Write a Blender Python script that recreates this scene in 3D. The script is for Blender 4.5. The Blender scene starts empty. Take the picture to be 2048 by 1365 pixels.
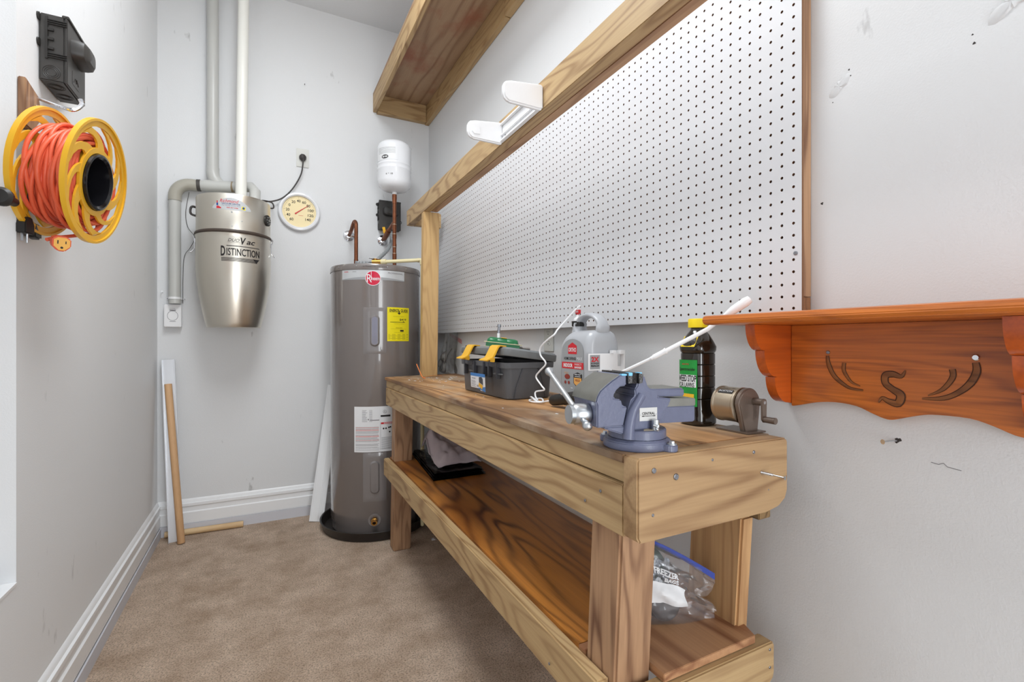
import bpy, bmesh, math, random
from mathutils import Vector, Matrix, noise
PI = math.pi; R_ = math.radians
sc = bpy.context.scene; col = sc.collection
V = Vector

# ------------------------------------------------------------------ camera
CAMZ = 1.08
cd = bpy.data.cameras.new('camera'); cam = bpy.data.objects.new('camera', cd); col.objects.link(cam)
cam.location = (0, 0, CAMZ); cam.rotation_euler = (R_(90), 0, -math.atan(494 / 957.6))
cd.sensor_width = 36.0; cd.lens = 36.0 * 957.6 / 2048; cd.clip_start = 0.02
sc.camera = cam
# ------------------------------------------------------------------ world, lights, exposure
w = bpy.data.worlds.new('world'); sc.world = w; w.use_nodes = True
bg = w.node_tree.nodes['Background']; bg.inputs[0].default_value = (.93, .96, 1, 1); bg.inputs[1].default_value = 0.6
sc.view_settings.view_transform = 'Standard'; sc.view_settings.look = 'None'
sc.view_settings.exposure = 0.25; sc.view_settings.gamma = 1.0; sc.view_settings.use_curve_mapping = False
def area(name, loc, rot, sx, sy, power, colr):
    l = bpy.data.lights.new(name, 'AREA'); l.shape = 'RECTANGLE'; l.size = sx; l.size_y = sy; l.energy = power; l.color = colr
    o = bpy.data.objects.new(name, l); col.objects.link(o); o.location = loc; o.rotation_euler = rot
    return o
# daylight through the doorway behind the camera, through the window on the left, plus added overhead fill lights that stand for no lamp
def fill_point(name, loc, rad, power, colr):
    l = bpy.data.lights.new(name, 'POINT'); l.shadow_soft_size = rad; l.energy = power; l.color = colr
    o = bpy.data.objects.new(name, l); col.objects.link(o); o.location = loc
area('doorway_daylight', (0.55, -1.75, 1.00), (R_(90), 0, 0), .75, 1.8, 29, (.93, .97, 1))
area('window_daylight', (-.80, .85, 1.45), (0, R_(-90), 0), 1.6, 1.2, .6, (.93, .97, 1))
fill_point('overhead_fill_point', (.15, 1.30, 2.60), .16, 5.5, (.95, .98, 1))  # unseen point fill, added to brighten the walls deep in the room
area('overhead_fill_panel', (.1, 1.35, 3.13), (0, 0, 0), .7, 1.2, 29, (.93, .97, 1))  # added area fill under the ceiling, not a fixture of the room
fill_point('overhead_fill_point', (.80, -.60, 2.45), .16, 3.5, (.95, .98, 1))  # second added point fill, out of view behind the camera

# ------------------------------------------------------------------ materials
MATS = {}
def newmat(name):
    m = bpy.data.materials.new(name); m.use_nodes = True
    nt = m.node_tree; b = nt.nodes['Principled BSDF']; MATS[name] = m
    return m, nt, b
def lin(c):
    return tuple(((x / 12.92) if x <= .04045 else ((x + .055) / 1.055) ** 2.4) for x in c)
def srgb(r, g, b):
    return (*lin((r / 255, g / 255, b / 255)), 1)
def N(nt, t, **kw):
    n = nt.nodes.new(t)
    for k, v in kw.items(): setattr(n, k, v)
    return n
def plain(name, c, rough=.5, metal=0, coat=0, bump=0, bscale=60, var=0, vscale=8, spec=.5, alpha=1, trans=0, ior=1.45):
    m, nt, b = newmat(name)
    c = srgb(*c) if max(c) > 1 else (*c, 1)
    b.inputs['Base Color'].default_value = c; b.inputs['Roughness'].default_value = rough
    b.inputs['Metallic'].default_value = metal; b.inputs['Coat Weight'].default_value = coat
    b.inputs['Specular IOR Level'].default_value = spec; b.inputs['IOR'].default_value = ior
    b.inputs['Transmission Weight'].default_value = trans
    tc = N(nt, 'ShaderNodeTexCoord')
    if bump:
        n = N(nt, 'ShaderNodeTexNoise'); n.inputs['Scale'].default_value = bscale; n.inputs['Detail'].default_value = 4
        nt.links.new(tc.outputs['Object'], n.inputs['Vector'])
        bp = N(nt, 'ShaderNodeBump'); bp.inputs['Strength'].default_value = bump; bp.inputs['Distance'].default_value = .003
        nt.links.new(n.outputs['Fac'], bp.inputs['Height']); nt.links.new(bp.outputs[0], b.inputs['Normal'])
    n2 = N(nt, 'ShaderNodeTexNoise'); n2.inputs['Scale'].default_value = vscale; n2.inputs['Detail'].default_value = 5
    nt.links.new(tc.outputs['Object'], n2.inputs['Vector'])
    mx = N(nt, 'ShaderNodeMix', data_type='RGBA'); mx.inputs[6].default_value = c
    d = 1 - max(var, .03); mx.inputs[7].default_value = (c[0] * d, c[1] * d, c[2] * d, 1)
    nt.links.new(n2.outputs['Fac'], mx.inputs[0]); nt.links.new(mx.outputs[2], b.inputs['Base Color'])
    return m
def paint(name, c, rough=.55, marks=.5, peel=.25):
    m, nt, b = newmat(name); c = srgb(*c); L = nt.links.new
    tc = N(nt, 'ShaderNodeTexCoord')
    n = N(nt, 'ShaderNodeTexNoise'); n.inputs['Scale'].default_value = 260; n.inputs['Detail'].default_value = 2
    n3 = N(nt, 'ShaderNodeTexNoise'); n3.inputs['Scale'].default_value = 9; n3.inputs['Detail'].default_value = 3
    L(tc.outputs['Object'], n.inputs['Vector']); L(tc.outputs['Object'], n3.inputs['Vector'])
    ad = N(nt, 'ShaderNodeMath', operation='MULTIPLY_ADD'); ad.inputs[1].default_value = 2.0
    L(n3.outputs['Fac'], ad.inputs[0]); L(n.outputs['Fac'], ad.inputs[2])
    bp = N(nt, 'ShaderNodeBump'); bp.inputs['Strength'].default_value = peel; bp.inputs['Distance'].default_value = .0015
    L(ad.outputs[0], bp.inputs['Height']); L(bp.outputs[0], b.inputs['Normal'])
    # scuffs: sparse little streaks
    mp = N(nt, 'ShaderNodeMapping'); mp.inputs['Rotation'].default_value = (.5, .3, .4); mp.inputs['Scale'].default_value = (1, 1, .35)
    L(tc.outputs['Object'], mp.inputs['Vector'])
    s = N(nt, 'ShaderNodeTexNoise'); s.inputs['Scale'].default_value = 34; s.inputs['Detail'].default_value = 3; L(mp.outputs[0], s.inputs['Vector'])
    s2 = N(nt, 'ShaderNodeTexNoise'); s2.inputs['Scale'].default_value = 3.1; s2.inputs['Detail'].default_value = 2; L(tc.outputs['Object'], s2.inputs['Vector'])
    mu = N(nt, 'ShaderNodeMath', operation='MULTIPLY'); L(s.outputs['Fac'], mu.inputs[0]); L(s2.outputs['Fac'], mu.inputs[1])
    mr = N(nt, 'ShaderNodeMapRange'); mr.inputs['From Min'].default_value = .425; mr.inputs['From Max'].default_value = .50; mr.inputs['To Max'].default_value = marks
    L(mu.outputs[0], mr.inputs['Value'])
    mx = N(nt, 'ShaderNodeMix', data_type='RGBA'); mx.inputs[6].default_value = c; mx.inputs[7].default_value = (c[0] * .35, c[1] * .34, c[2] * .33, 1)
    L(mr.outputs[0], mx.inputs[0])
    mv = N(nt, 'ShaderNodeMix', data_type='RGBA', blend_type='MULTIPLY'); mv.inputs[0].default_value = .10
    L(mx.outputs[2], mv.inputs[6]); L(n3.outputs['Color'], mv.inputs[7]); L(mx.outputs[2], b.inputs['Base Color'])
    b.inputs['Roughness'].default_value = rough
    return m
def wood(name, light, dark, axis='Y', s=9, n_rings=13, rough=.55, knots=.5, contrast=.75, stain=None, stain_amt=0, coat=0, seed=0, fine=.22, red=None, thin=3.0):
    m, nt, b = newmat(name); L = nt.links.new
    light = srgb(*light); dark = srgb(*dark)
    tc = N(nt, 'ShaderNodeTexCoord'); oi = N(nt, 'ShaderNodeObjectInfo')
    ad = N(nt, 'ShaderNodeVectorMath', operation='MULTIPLY_ADD')
    cmb = N(nt, 'ShaderNodeCombineXYZ')
    for i in range(3): L(oi.outputs['Random'], cmb.inputs[i])
    ad.inputs[1].default_value = (7.3, 9.1, 5.7); L(cmb.outputs[0], ad.inputs[0])
    off = N(nt, 'ShaderNodeVectorMath', operation='ADD'); off.inputs[1].default_value = (seed, seed * 1.7, seed * .3)
    L(tc.outputs['Object'], off.inputs[0]); L(off.outputs[0], ad.inputs[2])
    i = 'XYZ'.index(axis)
    def stretch(k, o=1.0):
        mp = N(nt, 'ShaderNodeMapping'); sv = [o, o, o]; sv[i] = k; mp.inputs['Scale'].default_value = sv
        L(ad.outputs[0], mp.inputs['Vector']); return mp
    base = stretch(.13)
    f = N(nt, 'ShaderNodeTexNoise'); f.inputs['Scale'].default_value = s; f.inputs['Detail'].default_value = 2.0; f.inputs['Roughness'].default_value = .35
    L(base.outputs[0], f.inputs['Vector'])
    vor = N(nt, 'ShaderNodeTexVoronoi'); vor.inputs['Scale'].default_value = 3.6; L(stretch(.45).outputs[0], vor.inputs['Vector'])
    k1 = N(nt, 'ShaderNodeMapRange'); k1.inputs['From Min'].default_value = 0; k1.inputs['From Max'].default_value = .34
    k1.inputs['To Min'].default_value = 1; k1.inputs['To Max'].default_value = 0; L(vor.outputs['Distance'], k1.inputs['Value'])
    k2 = N(nt, 'ShaderNodeMath', operation='POWER'); k2.inputs[1].default_value = 3; L(k1.outputs[0], k2.inputs[0])
    fld = N(nt, 'ShaderNodeMath', operation='MULTIPLY_ADD'); fld.inputs[1].default_value = .55 * knots
    L(k2.outputs[0], fld.inputs[0]); L(f.outputs['Fac'], fld.inputs[2])
    mu = N(nt, 'ShaderNodeMath', operation='MULTIPLY'); mu.inputs[1].default_value = n_rings * 2 * PI; L(fld.outputs[0], mu.inputs[0])
    sn = N(nt, 'ShaderNodeMath', operation='SINE'); L(mu.outputs[0], sn.inputs[0])
    mr = N(nt, 'ShaderNodeMapRange'); mr.inputs['From Min'].default_value = -1; mr.inputs['From Max'].default_value = 1; L(sn.outputs[0], mr.inputs['Value'])
    pw = N(nt, 'ShaderNodeMath', operation='POWER'); pw.inputs[1].default_value = thin; L(mr.outputs[0], pw.inputs[0])
    fib = N(nt, 'ShaderNodeTexNoise'); fib.inputs['Scale'].default_value = 220; fib.inputs['Detail'].default_value = 2
    L(stretch(.03).outputs[0], fib.inputs['Vector'])
    bl = N(nt, 'ShaderNodeTexNoise'); bl.inputs['Scale'].default_value = 5; bl.inputs['Detail'].default_value = 3; L(stretch(.35).outputs[0], bl.inputs['Vector'])
    blr = N(nt, 'ShaderNodeMapRange'); blr.inputs['From Min'].default_value = .35; blr.inputs['From Max'].default_value = .7; blr.inputs['To Min'].default_value = .35; L(bl.outputs['Fac'], blr.inputs['Value'])
    a1 = N(nt, 'ShaderNodeMath', operation='MULTIPLY'); L(pw.outputs[0], a1.inputs[0]); L(blr.outputs[0], a1.inputs[1])
    a2 = N(nt, 'ShaderNodeMath', operation='MULTIPLY'); a2.inputs[1].default_value = contrast; L(a1.outputs[0], a2.inputs[0])
    fr = N(nt, 'ShaderNodeMapRange'); fr.inputs['From Min'].default_value = .3; fr.inputs['From Max'].default_value = .75
    fr.inputs['To Min'].default_value = 0; fr.inputs['To Max'].default_value = fine; L(fib.outputs['Fac'], fr.inputs['Value'])
    a3 = N(nt, 'ShaderNodeMath', operation='ADD', use_clamp=True); L(a2.outputs[0], a3.inputs[0]); L(fr.outputs[0], a3.inputs[1])
    kn = N(nt, 'ShaderNodeMapRange'); kn.inputs['From Min'].default_value = .03; kn.inputs['From Max'].default_value = .075; kn.inputs['To Min'].default_value = .75 * min(1, knots * 2); kn.inputs['To Max'].default_value = 0
    L(vor.outputs['Distance'], kn.inputs['Value'])
    a4 = N(nt, 'ShaderNodeMath', operation='MAXIMUM'); L(a3.outputs[0], a4.inputs[0]); L(kn.outputs[0], a4.inputs[1])
    mx = N(nt, 'ShaderNodeMix', data_type='RGBA'); mx.inputs[6].default_value = light; mx.inputs[7].default_value = dark; L(a4.outputs[0], mx.inputs[0])
    out = mx.outputs[2]
    if stain:
        sn_ = N(nt, 'ShaderNodeTexNoise'); sn_.inputs['Scale'].default_value = 3.4; sn_.inputs['Detail'].default_value = 4; L(stretch(.45).outputs[0], sn_.inputs['Vector'])
        sr = N(nt, 'ShaderNodeMapRange'); sr.inputs['From Min'].default_value = .42; sr.inputs['From Max'].default_value = .66; sr.inputs['To Max'].default_value = stain_amt; L(sn_.outputs['Fac'], sr.inputs['Value'])
        m2 = N(nt, 'ShaderNodeMix', data_type='RGBA'); m2.inputs[7].default_value = srgb(*stain); L(sr.outputs[0], m2.inputs[0]); L(out, m2.inputs[6]); out = m2.outputs[2]
    if red:
        rn = N(nt, 'ShaderNodeTexNoise'); rn.inputs['Scale'].default_value = 4.7; rn.inputs['Detail'].default_value = 5; rn.inputs['Roughness'].default_value = .6; L(stretch(.6).outputs[0], rn.inputs['Vector'])
        rr = N(nt, 'ShaderNodeMapRange'); rr.inputs['From Min'].default_value = .5; rr.inputs['From Max'].default_value = .68; rr.inputs['To Max'].default_value = .8; L(rn.outputs['Fac'], rr.inputs['Value'])
        m3 = N(nt, 'ShaderNodeMix', data_type='RGBA'); m3.inputs[7].default_value = srgb(*red); L(rr.outputs[0], m3.inputs[0]); L(out, m3.inputs[6]); out = m3.outputs[2]
    L(out, b.inputs['Base Color'])
    bp = N(nt, 'ShaderNodeBump'); bp.inputs['Strength'].default_value = .25; bp.inputs['Distance'].default_value = .001
    L(a3.outputs[0], bp.inputs['Height']); L(bp.outputs[0], b.inputs['Normal'])
    b.inputs['Roughness'].default_value = rough; b.inputs['Coat Weight'].default_value = coat; b.inputs['Coat Roughness'].default_value = .15
    return m
def brushed(name, c, rough=.28, axis='Z'):
    m, nt, b = newmat(name); L = nt.links.new
    b.inputs['Base Color'].default_value = srgb(*c); b.inputs['Metallic'].default_value = 1
    tc = N(nt, 'ShaderNodeTexCoord'); mp = N(nt, 'ShaderNodeMapping'); sv = [2, 2, 2]; sv['XYZ'.index(axis)] = 420; mp.inputs['Scale'].default_value = sv
    L(tc.outputs['Object'], mp.inputs['Vector'])
    n = N(nt, 'ShaderNodeTexNoise'); n.inputs['Scale'].default_value = 1.5; n.inputs['Detail'].default_value = 3; L(mp.outputs[0], n.inputs['Vector'])
    mr = N(nt, 'ShaderNodeMapRange'); mr.inputs['To Min'].default_value = rough - .03; mr.inputs['To Max'].default_value = rough + .05; L(n.outputs['Fac'], mr.inputs['Value']); L(mr.outputs[0], b.inputs['Roughness'])
    bp = N(nt, 'ShaderNodeBump'); bp.inputs['Strength'].default_value = .035; bp.inputs['Distance'].default_value = .0003; L(n.outputs['Fac'], bp.inputs['Height']); L(bp.outputs[0], b.inputs['Normal'])
    return m
def film(name, tint=(1, 1, 1), gloss=.22, haze=.06):
    m, nt, b = newmat(name); nt.nodes.remove(b); L = nt.links.new
    o = nt.nodes['Material Output']; tr = N(nt, 'ShaderNodeBsdfTransparent'); tr.inputs[0].default_value = (*tint, 1)
    gl = N(nt, 'ShaderNodeBsdfGlossy'); gl.inputs['Roughness'].default_value = .12
    df = N(nt, 'ShaderNodeBsdfDiffuse'); df.inputs[0].default_value = (.8, .8, .82, 1)
    fr = N(nt, 'ShaderNodeFresnel'); fr.inputs[0].default_value = 1.45
    mm = N(nt, 'ShaderNodeMath', operation='MULTIPLY_ADD'); mm.inputs[1].default_value = gloss * 3; mm.inputs[2].default_value = .01; L(fr.outputs[0], mm.inputs[0])
    a = N(nt, 'ShaderNodeMixShader'); a.inputs[0].default_value = haze; L(tr.outputs[0], a.inputs[1]); L(df.outputs[0], a.inputs[2])
    c = N(nt, 'ShaderNodeMixShader'); L(mm.outputs[0], c.inputs[0]); L(a.outputs[0], c.inputs[1]); L(gl.outputs[0], c.inputs[2]); L(c.outputs[0], o.inputs[0])
    return m
def carpet():
    m, nt, b = newmat('carpet'); L = nt.links.new
    tc = N(nt, 'ShaderNodeTexCoord')
    def nz(s, d=3, r=.5):
        n = N(nt, 'ShaderNodeTexNoise'); n.inputs['Scale'].default_value = s; n.inputs['Detail'].default_value = d; n.inputs['Roughness'].default_value = r
        L(tc.outputs['Object'], n.inputs['Vector']); return n
    big = nz(5.5, 9, .72); fine = nz(170, 4, .7); mid = nz(48, 5, .65)
    mr = N(nt, 'ShaderNodeMapRange'); mr.inputs['From Min'].default_value = .36; mr.inputs['From Max'].default_value = .68; L(big.outputs['Fac'], mr.inputs['Value'])
    m1 = N(nt, 'ShaderNodeMix', data_type='RGBA'); m1.inputs[6].default_value = srgb(240, 214, 190); m1.inputs[7].default_value = srgb(186, 156, 128); L(mr.outputs[0], m1.inputs[0])
    m2 = N(nt, 'ShaderNodeMix', data_type='RGBA'); m2.inputs[7].default_value = srgb(120, 96, 74); L(m1.outputs[2], m2.inputs[6])
    f1 = N(nt, 'ShaderNodeMapRange'); f1.inputs['From Min'].default_value = .46; f1.inputs['From Max'].default_value = .66; f1.inputs['To Max'].default_value = .8; L(fine.outputs['Fac'], f1.inputs['Value']); L(f1.outputs[0], m2.inputs[0])
    st = nz(2.6, 5, .65); f2 = N(nt, 'ShaderNodeMapRange'); f2.inputs['From Min'].default_value = .62; f2.inputs['From Max'].default_value = .74; f2.inputs['To Max'].default_value = .45; L(st.outputs['Fac'], f2.inputs['Value'])
    m3 = N(nt, 'ShaderNodeMix', data_type='RGBA'); m3.inputs[7].default_value = srgb(128, 98, 68); L(f2.outputs[0], m3.inputs[0]); L(m2.outputs[2], m3.inputs[6]); L(m3.outputs[2], b.inputs['Base Color'])
    s = N(nt, 'ShaderNodeMath', operation='MULTIPLY_ADD'); s.inputs[1].default_value = 1.0; L(mid.outputs['Fac'], s.inputs[0]); L(fine.outputs['Fac'], s.inputs[2])
    bp = N(nt, 'ShaderNodeBump'); bp.inputs['Strength'].default_value = 1; bp.inputs['Distance'].default_value = .010; L(s.outputs[0], bp.inputs['Height']); L(bp.outputs[0], b.inputs['Normal'])
    b.inputs['Roughness'].default_value = 1; b.inputs['Specular IOR Level'].default_value = .1; b.inputs['Sheen Weight'].default_value = .15
    return m
M = {}
M['wall'] = paint('wall_paint', (220, 221, 222)); M['wallL'] = paint('left_wall_paint', (232, 233, 234), rough=.5, marks=.35, peel=.15)
M['ceil'] = paint('ceiling_paint', (228, 230, 232), rough=.8, marks=0, peel=.6); M['trim'] = plain('trim_paint', (238, 239, 240), .3, bump=.04, bscale=20)
M['carpet'] = carpet()
PINE = dict(light=(190, 160, 116), dark=(132, 96, 58), contrast=.7)
M['woodY'] = wood('pine_along_room', axis='Y', knots=.5, **PINE); M['woodX'] = wood('pine_across_room', axis='X', knots=.5, **PINE)
M['woodZ'] = wood('pine_upright', axis='Z', knots=.4, light=(206, 170, 116), dark=(154, 112, 64), contrast=.5)
M['legwood'] = wood('brown_treated_pine', axis='Z', light=(178, 140, 106), dark=(110, 74, 52), s=16, n_rings=6, knots=.3, contrast=.9)
M['legwood2'] = wood('straight_grained_pine', axis='Z', light=(206, 164, 116), dark=(150, 104, 64), s=18, n_rings=5, knots=0.05, contrast=.8)
M['top'] = wood('worn_bench_plywood', axis='Y', light=(212, 162, 108), dark=(120, 76, 42), s=5, n_rings=11, knots=.15, stain=(88, 64, 46), stain_amt=.75, contrast=.85, fine=.4, red=(178, 160, 136))
M['shelfply'] = wood('varnished_shelf_plywood', axis='Y', light=(198, 128, 56), dark=(66, 32, 14), s=7, n_rings=11, knots=.15, stain=(116, 58, 22), stain_amt=.7, rough=.3, contrast=.95, thin=2.2, seed=3)
M['shelfply2'] = wood('brown_shelf_plywood', axis='Y', light=(190, 144, 104), dark=(136, 88, 58), s=9, n_rings=7, knots=.0, contrast=.9, seed=5)
M['ohply'] = wood('red_streaked_plywood', axis='Y', light=(172, 142, 112), dark=(128, 92, 66), s=5, n_rings=10, knots=.3, red=(150, 84, 58), contrast=.8, seed=8)
M['plyedge'] = wood('plywood_edge', axis='Y', light=(206, 150, 98), dark=(130, 74, 44), s=60, n_rings=4, knots=0, contrast=.8)
M['oak'] = wood('orange_oak', axis='Y', light=(214, 120, 40), dark=(120, 54, 14), s=14, n_rings=12, knots=.05, rough=.36, coat=.15, contrast=.5, fine=.45)
M['oakZ'] = wood('orange_oak_bracket', axis='X', light=(200, 92, 26), dark=(140, 56, 14), s=9, n_rings=8, knots=.02, rough=.32, coat=.35, contrast=.55, fine=.3)
M['carve'] = wood('carved_oak', axis='Y', light=(150, 92, 42), dark=(84, 46, 18), s=20, n_rings=6, knots=0, rough=.5)
M['dowel'] = wood('dowel_wood', axis='Z', light=(212, 170, 126), dark=(176, 130, 88), s=14, n_rings=3, knots=.1, contrast=.5)
M['dowelX'] = wood('dowel_wood_flat', axis='X', light=(222, 192, 148), dark=(190, 150, 104), s=14, n_rings=3, knots=.1, contrast=.5)
M['peg'] = plain('white_pegboard', (226, 227, 230), .45, var=.03); M['pegbrown'] = plain('pegboard_core', (128, 92, 66), .8)
M['brown'] = M['pegbrown']
M['steel'] = brushed('brushed_stainless', (214, 209, 198), .3)
M['chrome'] = plain('chrome', (225, 226, 230), .12, metal=1); M['zinc'] = plain('zinc_plated_steel', (196, 200, 204), .3, metal=1, bump=.03)
M['screw'] = plain('screw_steel', (150, 152, 158), .4, metal=1); M['alu'] = plain('aluminium', (222, 224, 228), .35, metal=.75)
M['copper'] = plain('tarnished_copper', (146, 90, 62), .42, metal=.7, var=.6, vscale=30); M['solder'] = plain('solder', (190, 178, 160), .4, metal=.9)
M['brass'] = plain('brass', (196, 148, 76), .28, metal=1, var=.3)
M['heater'] = plain('grey_enamel', (122, 115, 112), .2, coat=.8, bump=.015, bscale=6); M['heater_d'] = plain('grey_enamel_panel', (128, 123, 122), .22, coat=.8)
M['heater_i'] = plain('grey_panel_insert', (132, 132, 148), .35)
M['black'] = plain('black_plastic', (40, 38, 36), .45); M['blackg'] = plain('glossy_black', (22, 22, 26), .15); M['pan'] = plain('black_pan_plastic', (44, 40, 38), .4)
M['boxblk'] = plain('weathered_black_plastic', (62, 60, 58), .42, bump=.05); M['blacktext'] = plain('black_ink', (34, 30, 30), .6); M['greytext'] = plain('grey_ink', (130, 128, 132), .6)
M['redtext'] = plain('red_ink', (206, 40, 50), .5); M['pinktext'] = plain('faded_red_ink', (222, 150, 146), .6); M['pencil'] = plain('marker_ink', (60, 54, 52), .7)
M['yellow'] = plain('yellow_plastic', (240, 184, 46), .35, var=.12); M['cord'] = plain('orange_cord_rubber', (238, 106, 72), .42, var=.15, vscale=30)
M['plugface'] = plain('pale_orange_plastic', (250, 190, 92), .4)
M['pvcg'] = plain('grey_pvc', (196, 196, 192), .3, var=.08); M['pvct'] = plain('aged_pvc_elbow', (176, 172, 160), .3, var=.15); M['pvcw'] = plain('white_pvc', (236, 235, 228), .22, var=.03)
M['pvcband'] = plain('dark_rubber_band', (72, 68, 64), .5); M['pvcend'] = plain('brown_primer_stain', (150, 134, 108), .5)
M['cpvc'] = plain('cream_cpvc', (232, 220, 176), .35); M['gasket'] = plain('dark_brown_rubber', (70, 58, 50), .5)
M['white'] = plain('white_plastic', (240, 240, 241), .3); M['whitem'] = plain('white_enamel', (236, 237, 240), .22, coat=.3); M['dial'] = plain('cream_dial', (246, 228, 180), .5)
M['ivory'] = plain('ivory_plate', (206, 206, 200), .35); M['red'] = plain('red_plastic', (206, 36, 44), .4); M['crimson'] = plain('crimson_badge', (204, 26, 62), .3)
M['label'] = plain('white_label_paper', (232, 233, 235), .4); M['silverlab'] = plain('silver_label', (205, 208, 210), .3, metal=.2, var=.15, vscale=3)
M['yellowlab'] = plain('yellow_label', (240, 224, 22), .45); M['cord_blk'] = plain('dark_cord', (62, 58, 56), .5); M['conduit'] = plain('grey_corrugated_conduit', (150, 154, 156), .4)
M['silver'] = plain('silver_grey_jug', (178, 180, 184), .3, coat=.2, var=.03); M['silverdark'] = plain('silver_label_panel', (156, 158, 160), .4)
M['tbox'] = plain('dark_grey_plastic', (92, 93, 96), .42, bump=.05, bscale=40, var=.08); M['tlid'] = plain('grey_plastic_lid', (124, 127, 128), .42, bump=.05, var=.1); M['tboxd'] = plain('toolbox_recess_plastic', (66, 67, 72), .45)
M['blue'] = plain('blue_print', (62, 128, 196), .4); M['greenp'] = plain('green_enamel', (14, 112, 62), .35, coat=.3, var=.25, vscale=60)
M['vise'] = plain('blue_grey_hammered_paint', (106, 111, 136), .38, coat=.15, bump=.25, bscale=120, var=.18, vscale=50)
M['visem'] = plain('worn_bare_casting', (140, 140, 134), .38, metal=.6, bump=.2, bscale=50, var=.3, vscale=25); M['jaw'] = plain('serrated_steel_jaw', (96, 96, 96), .35, metal=.9, bump=.8, bscale=300)
M['tape'] = plain('light_blue_plastic', (128, 200, 236), .4); M['plate'] = plain('nameplate', (206, 206, 204), .35, metal=.3)
M['darkbottle'] = plain('dark_brown_bottle', (34, 26, 18), .12, coat=.6); M['capy'] = plain('yellow_cap', (246, 214, 18), .4); M['greenlab'] = plain('green_label', (38, 160, 66), .4, var=.35, vscale=40)
M['sharp'] = plain('taupe_metal', (128, 114, 104), .32, metal=.55, var=.1); M['sharpb'] = brushed('brushed_beige_metal', (186, 172, 152), .34, 'Y')
M['cloth'] = plain('grey_lilac_cloth', (204, 190, 194), .9, bump=.2, bscale=300, var=.12); M['cloth_in'] = plain('cloth_lining', (118, 122, 124), .8); M['blkbag'] = plain('black_plastic_film', (16, 15, 15), .25, bump=.6, bscale=45)
M['bag'] = film('clear_bag_film', (.97, .96, .97), .28, .10); M['bag2'] = film('thin_clear_film', (.97, .96, .94), .22, .07); M['lens'] = film('goggle_plastic', (.74, .73, .70), .45, .12)
M['zip'] = plain('blue_zip', (52, 72, 160), .35); M['dkgreen'] = plain('dark_green_plastic', (24, 52, 40), .4); M['tin'] = plain('dark_tin', (62, 52, 52), .35, var=.1); M['crumple'] = plain('crumpled_foil_film', (190, 196, 202), .25, metal=.5, bump=.8, bscale=60)
M['pink'] = plain('faded_pink_tape', (206, 150, 152), .6); M['blueblk'] = plain('dusty_blue_plastic', (84, 120, 148), .5); M['string'] = plain('orange_twine', (236, 136, 74), .7)
M['glass'] = film('window_glass', (1, 1, 1), .3, .0); M['dust'] = plain('pale_sawdust', (206, 192, 166), .9, bump=.4, bscale=200)
M['spackle'] = plain('spackle', (214, 215, 216), .5, bump=.5, bscale=30); M['orangelab'] = plain('orange_print', (232, 170, 92), .5); M['darkred'] = plain('brown_red_print', (140, 52, 40), .5)

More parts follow.
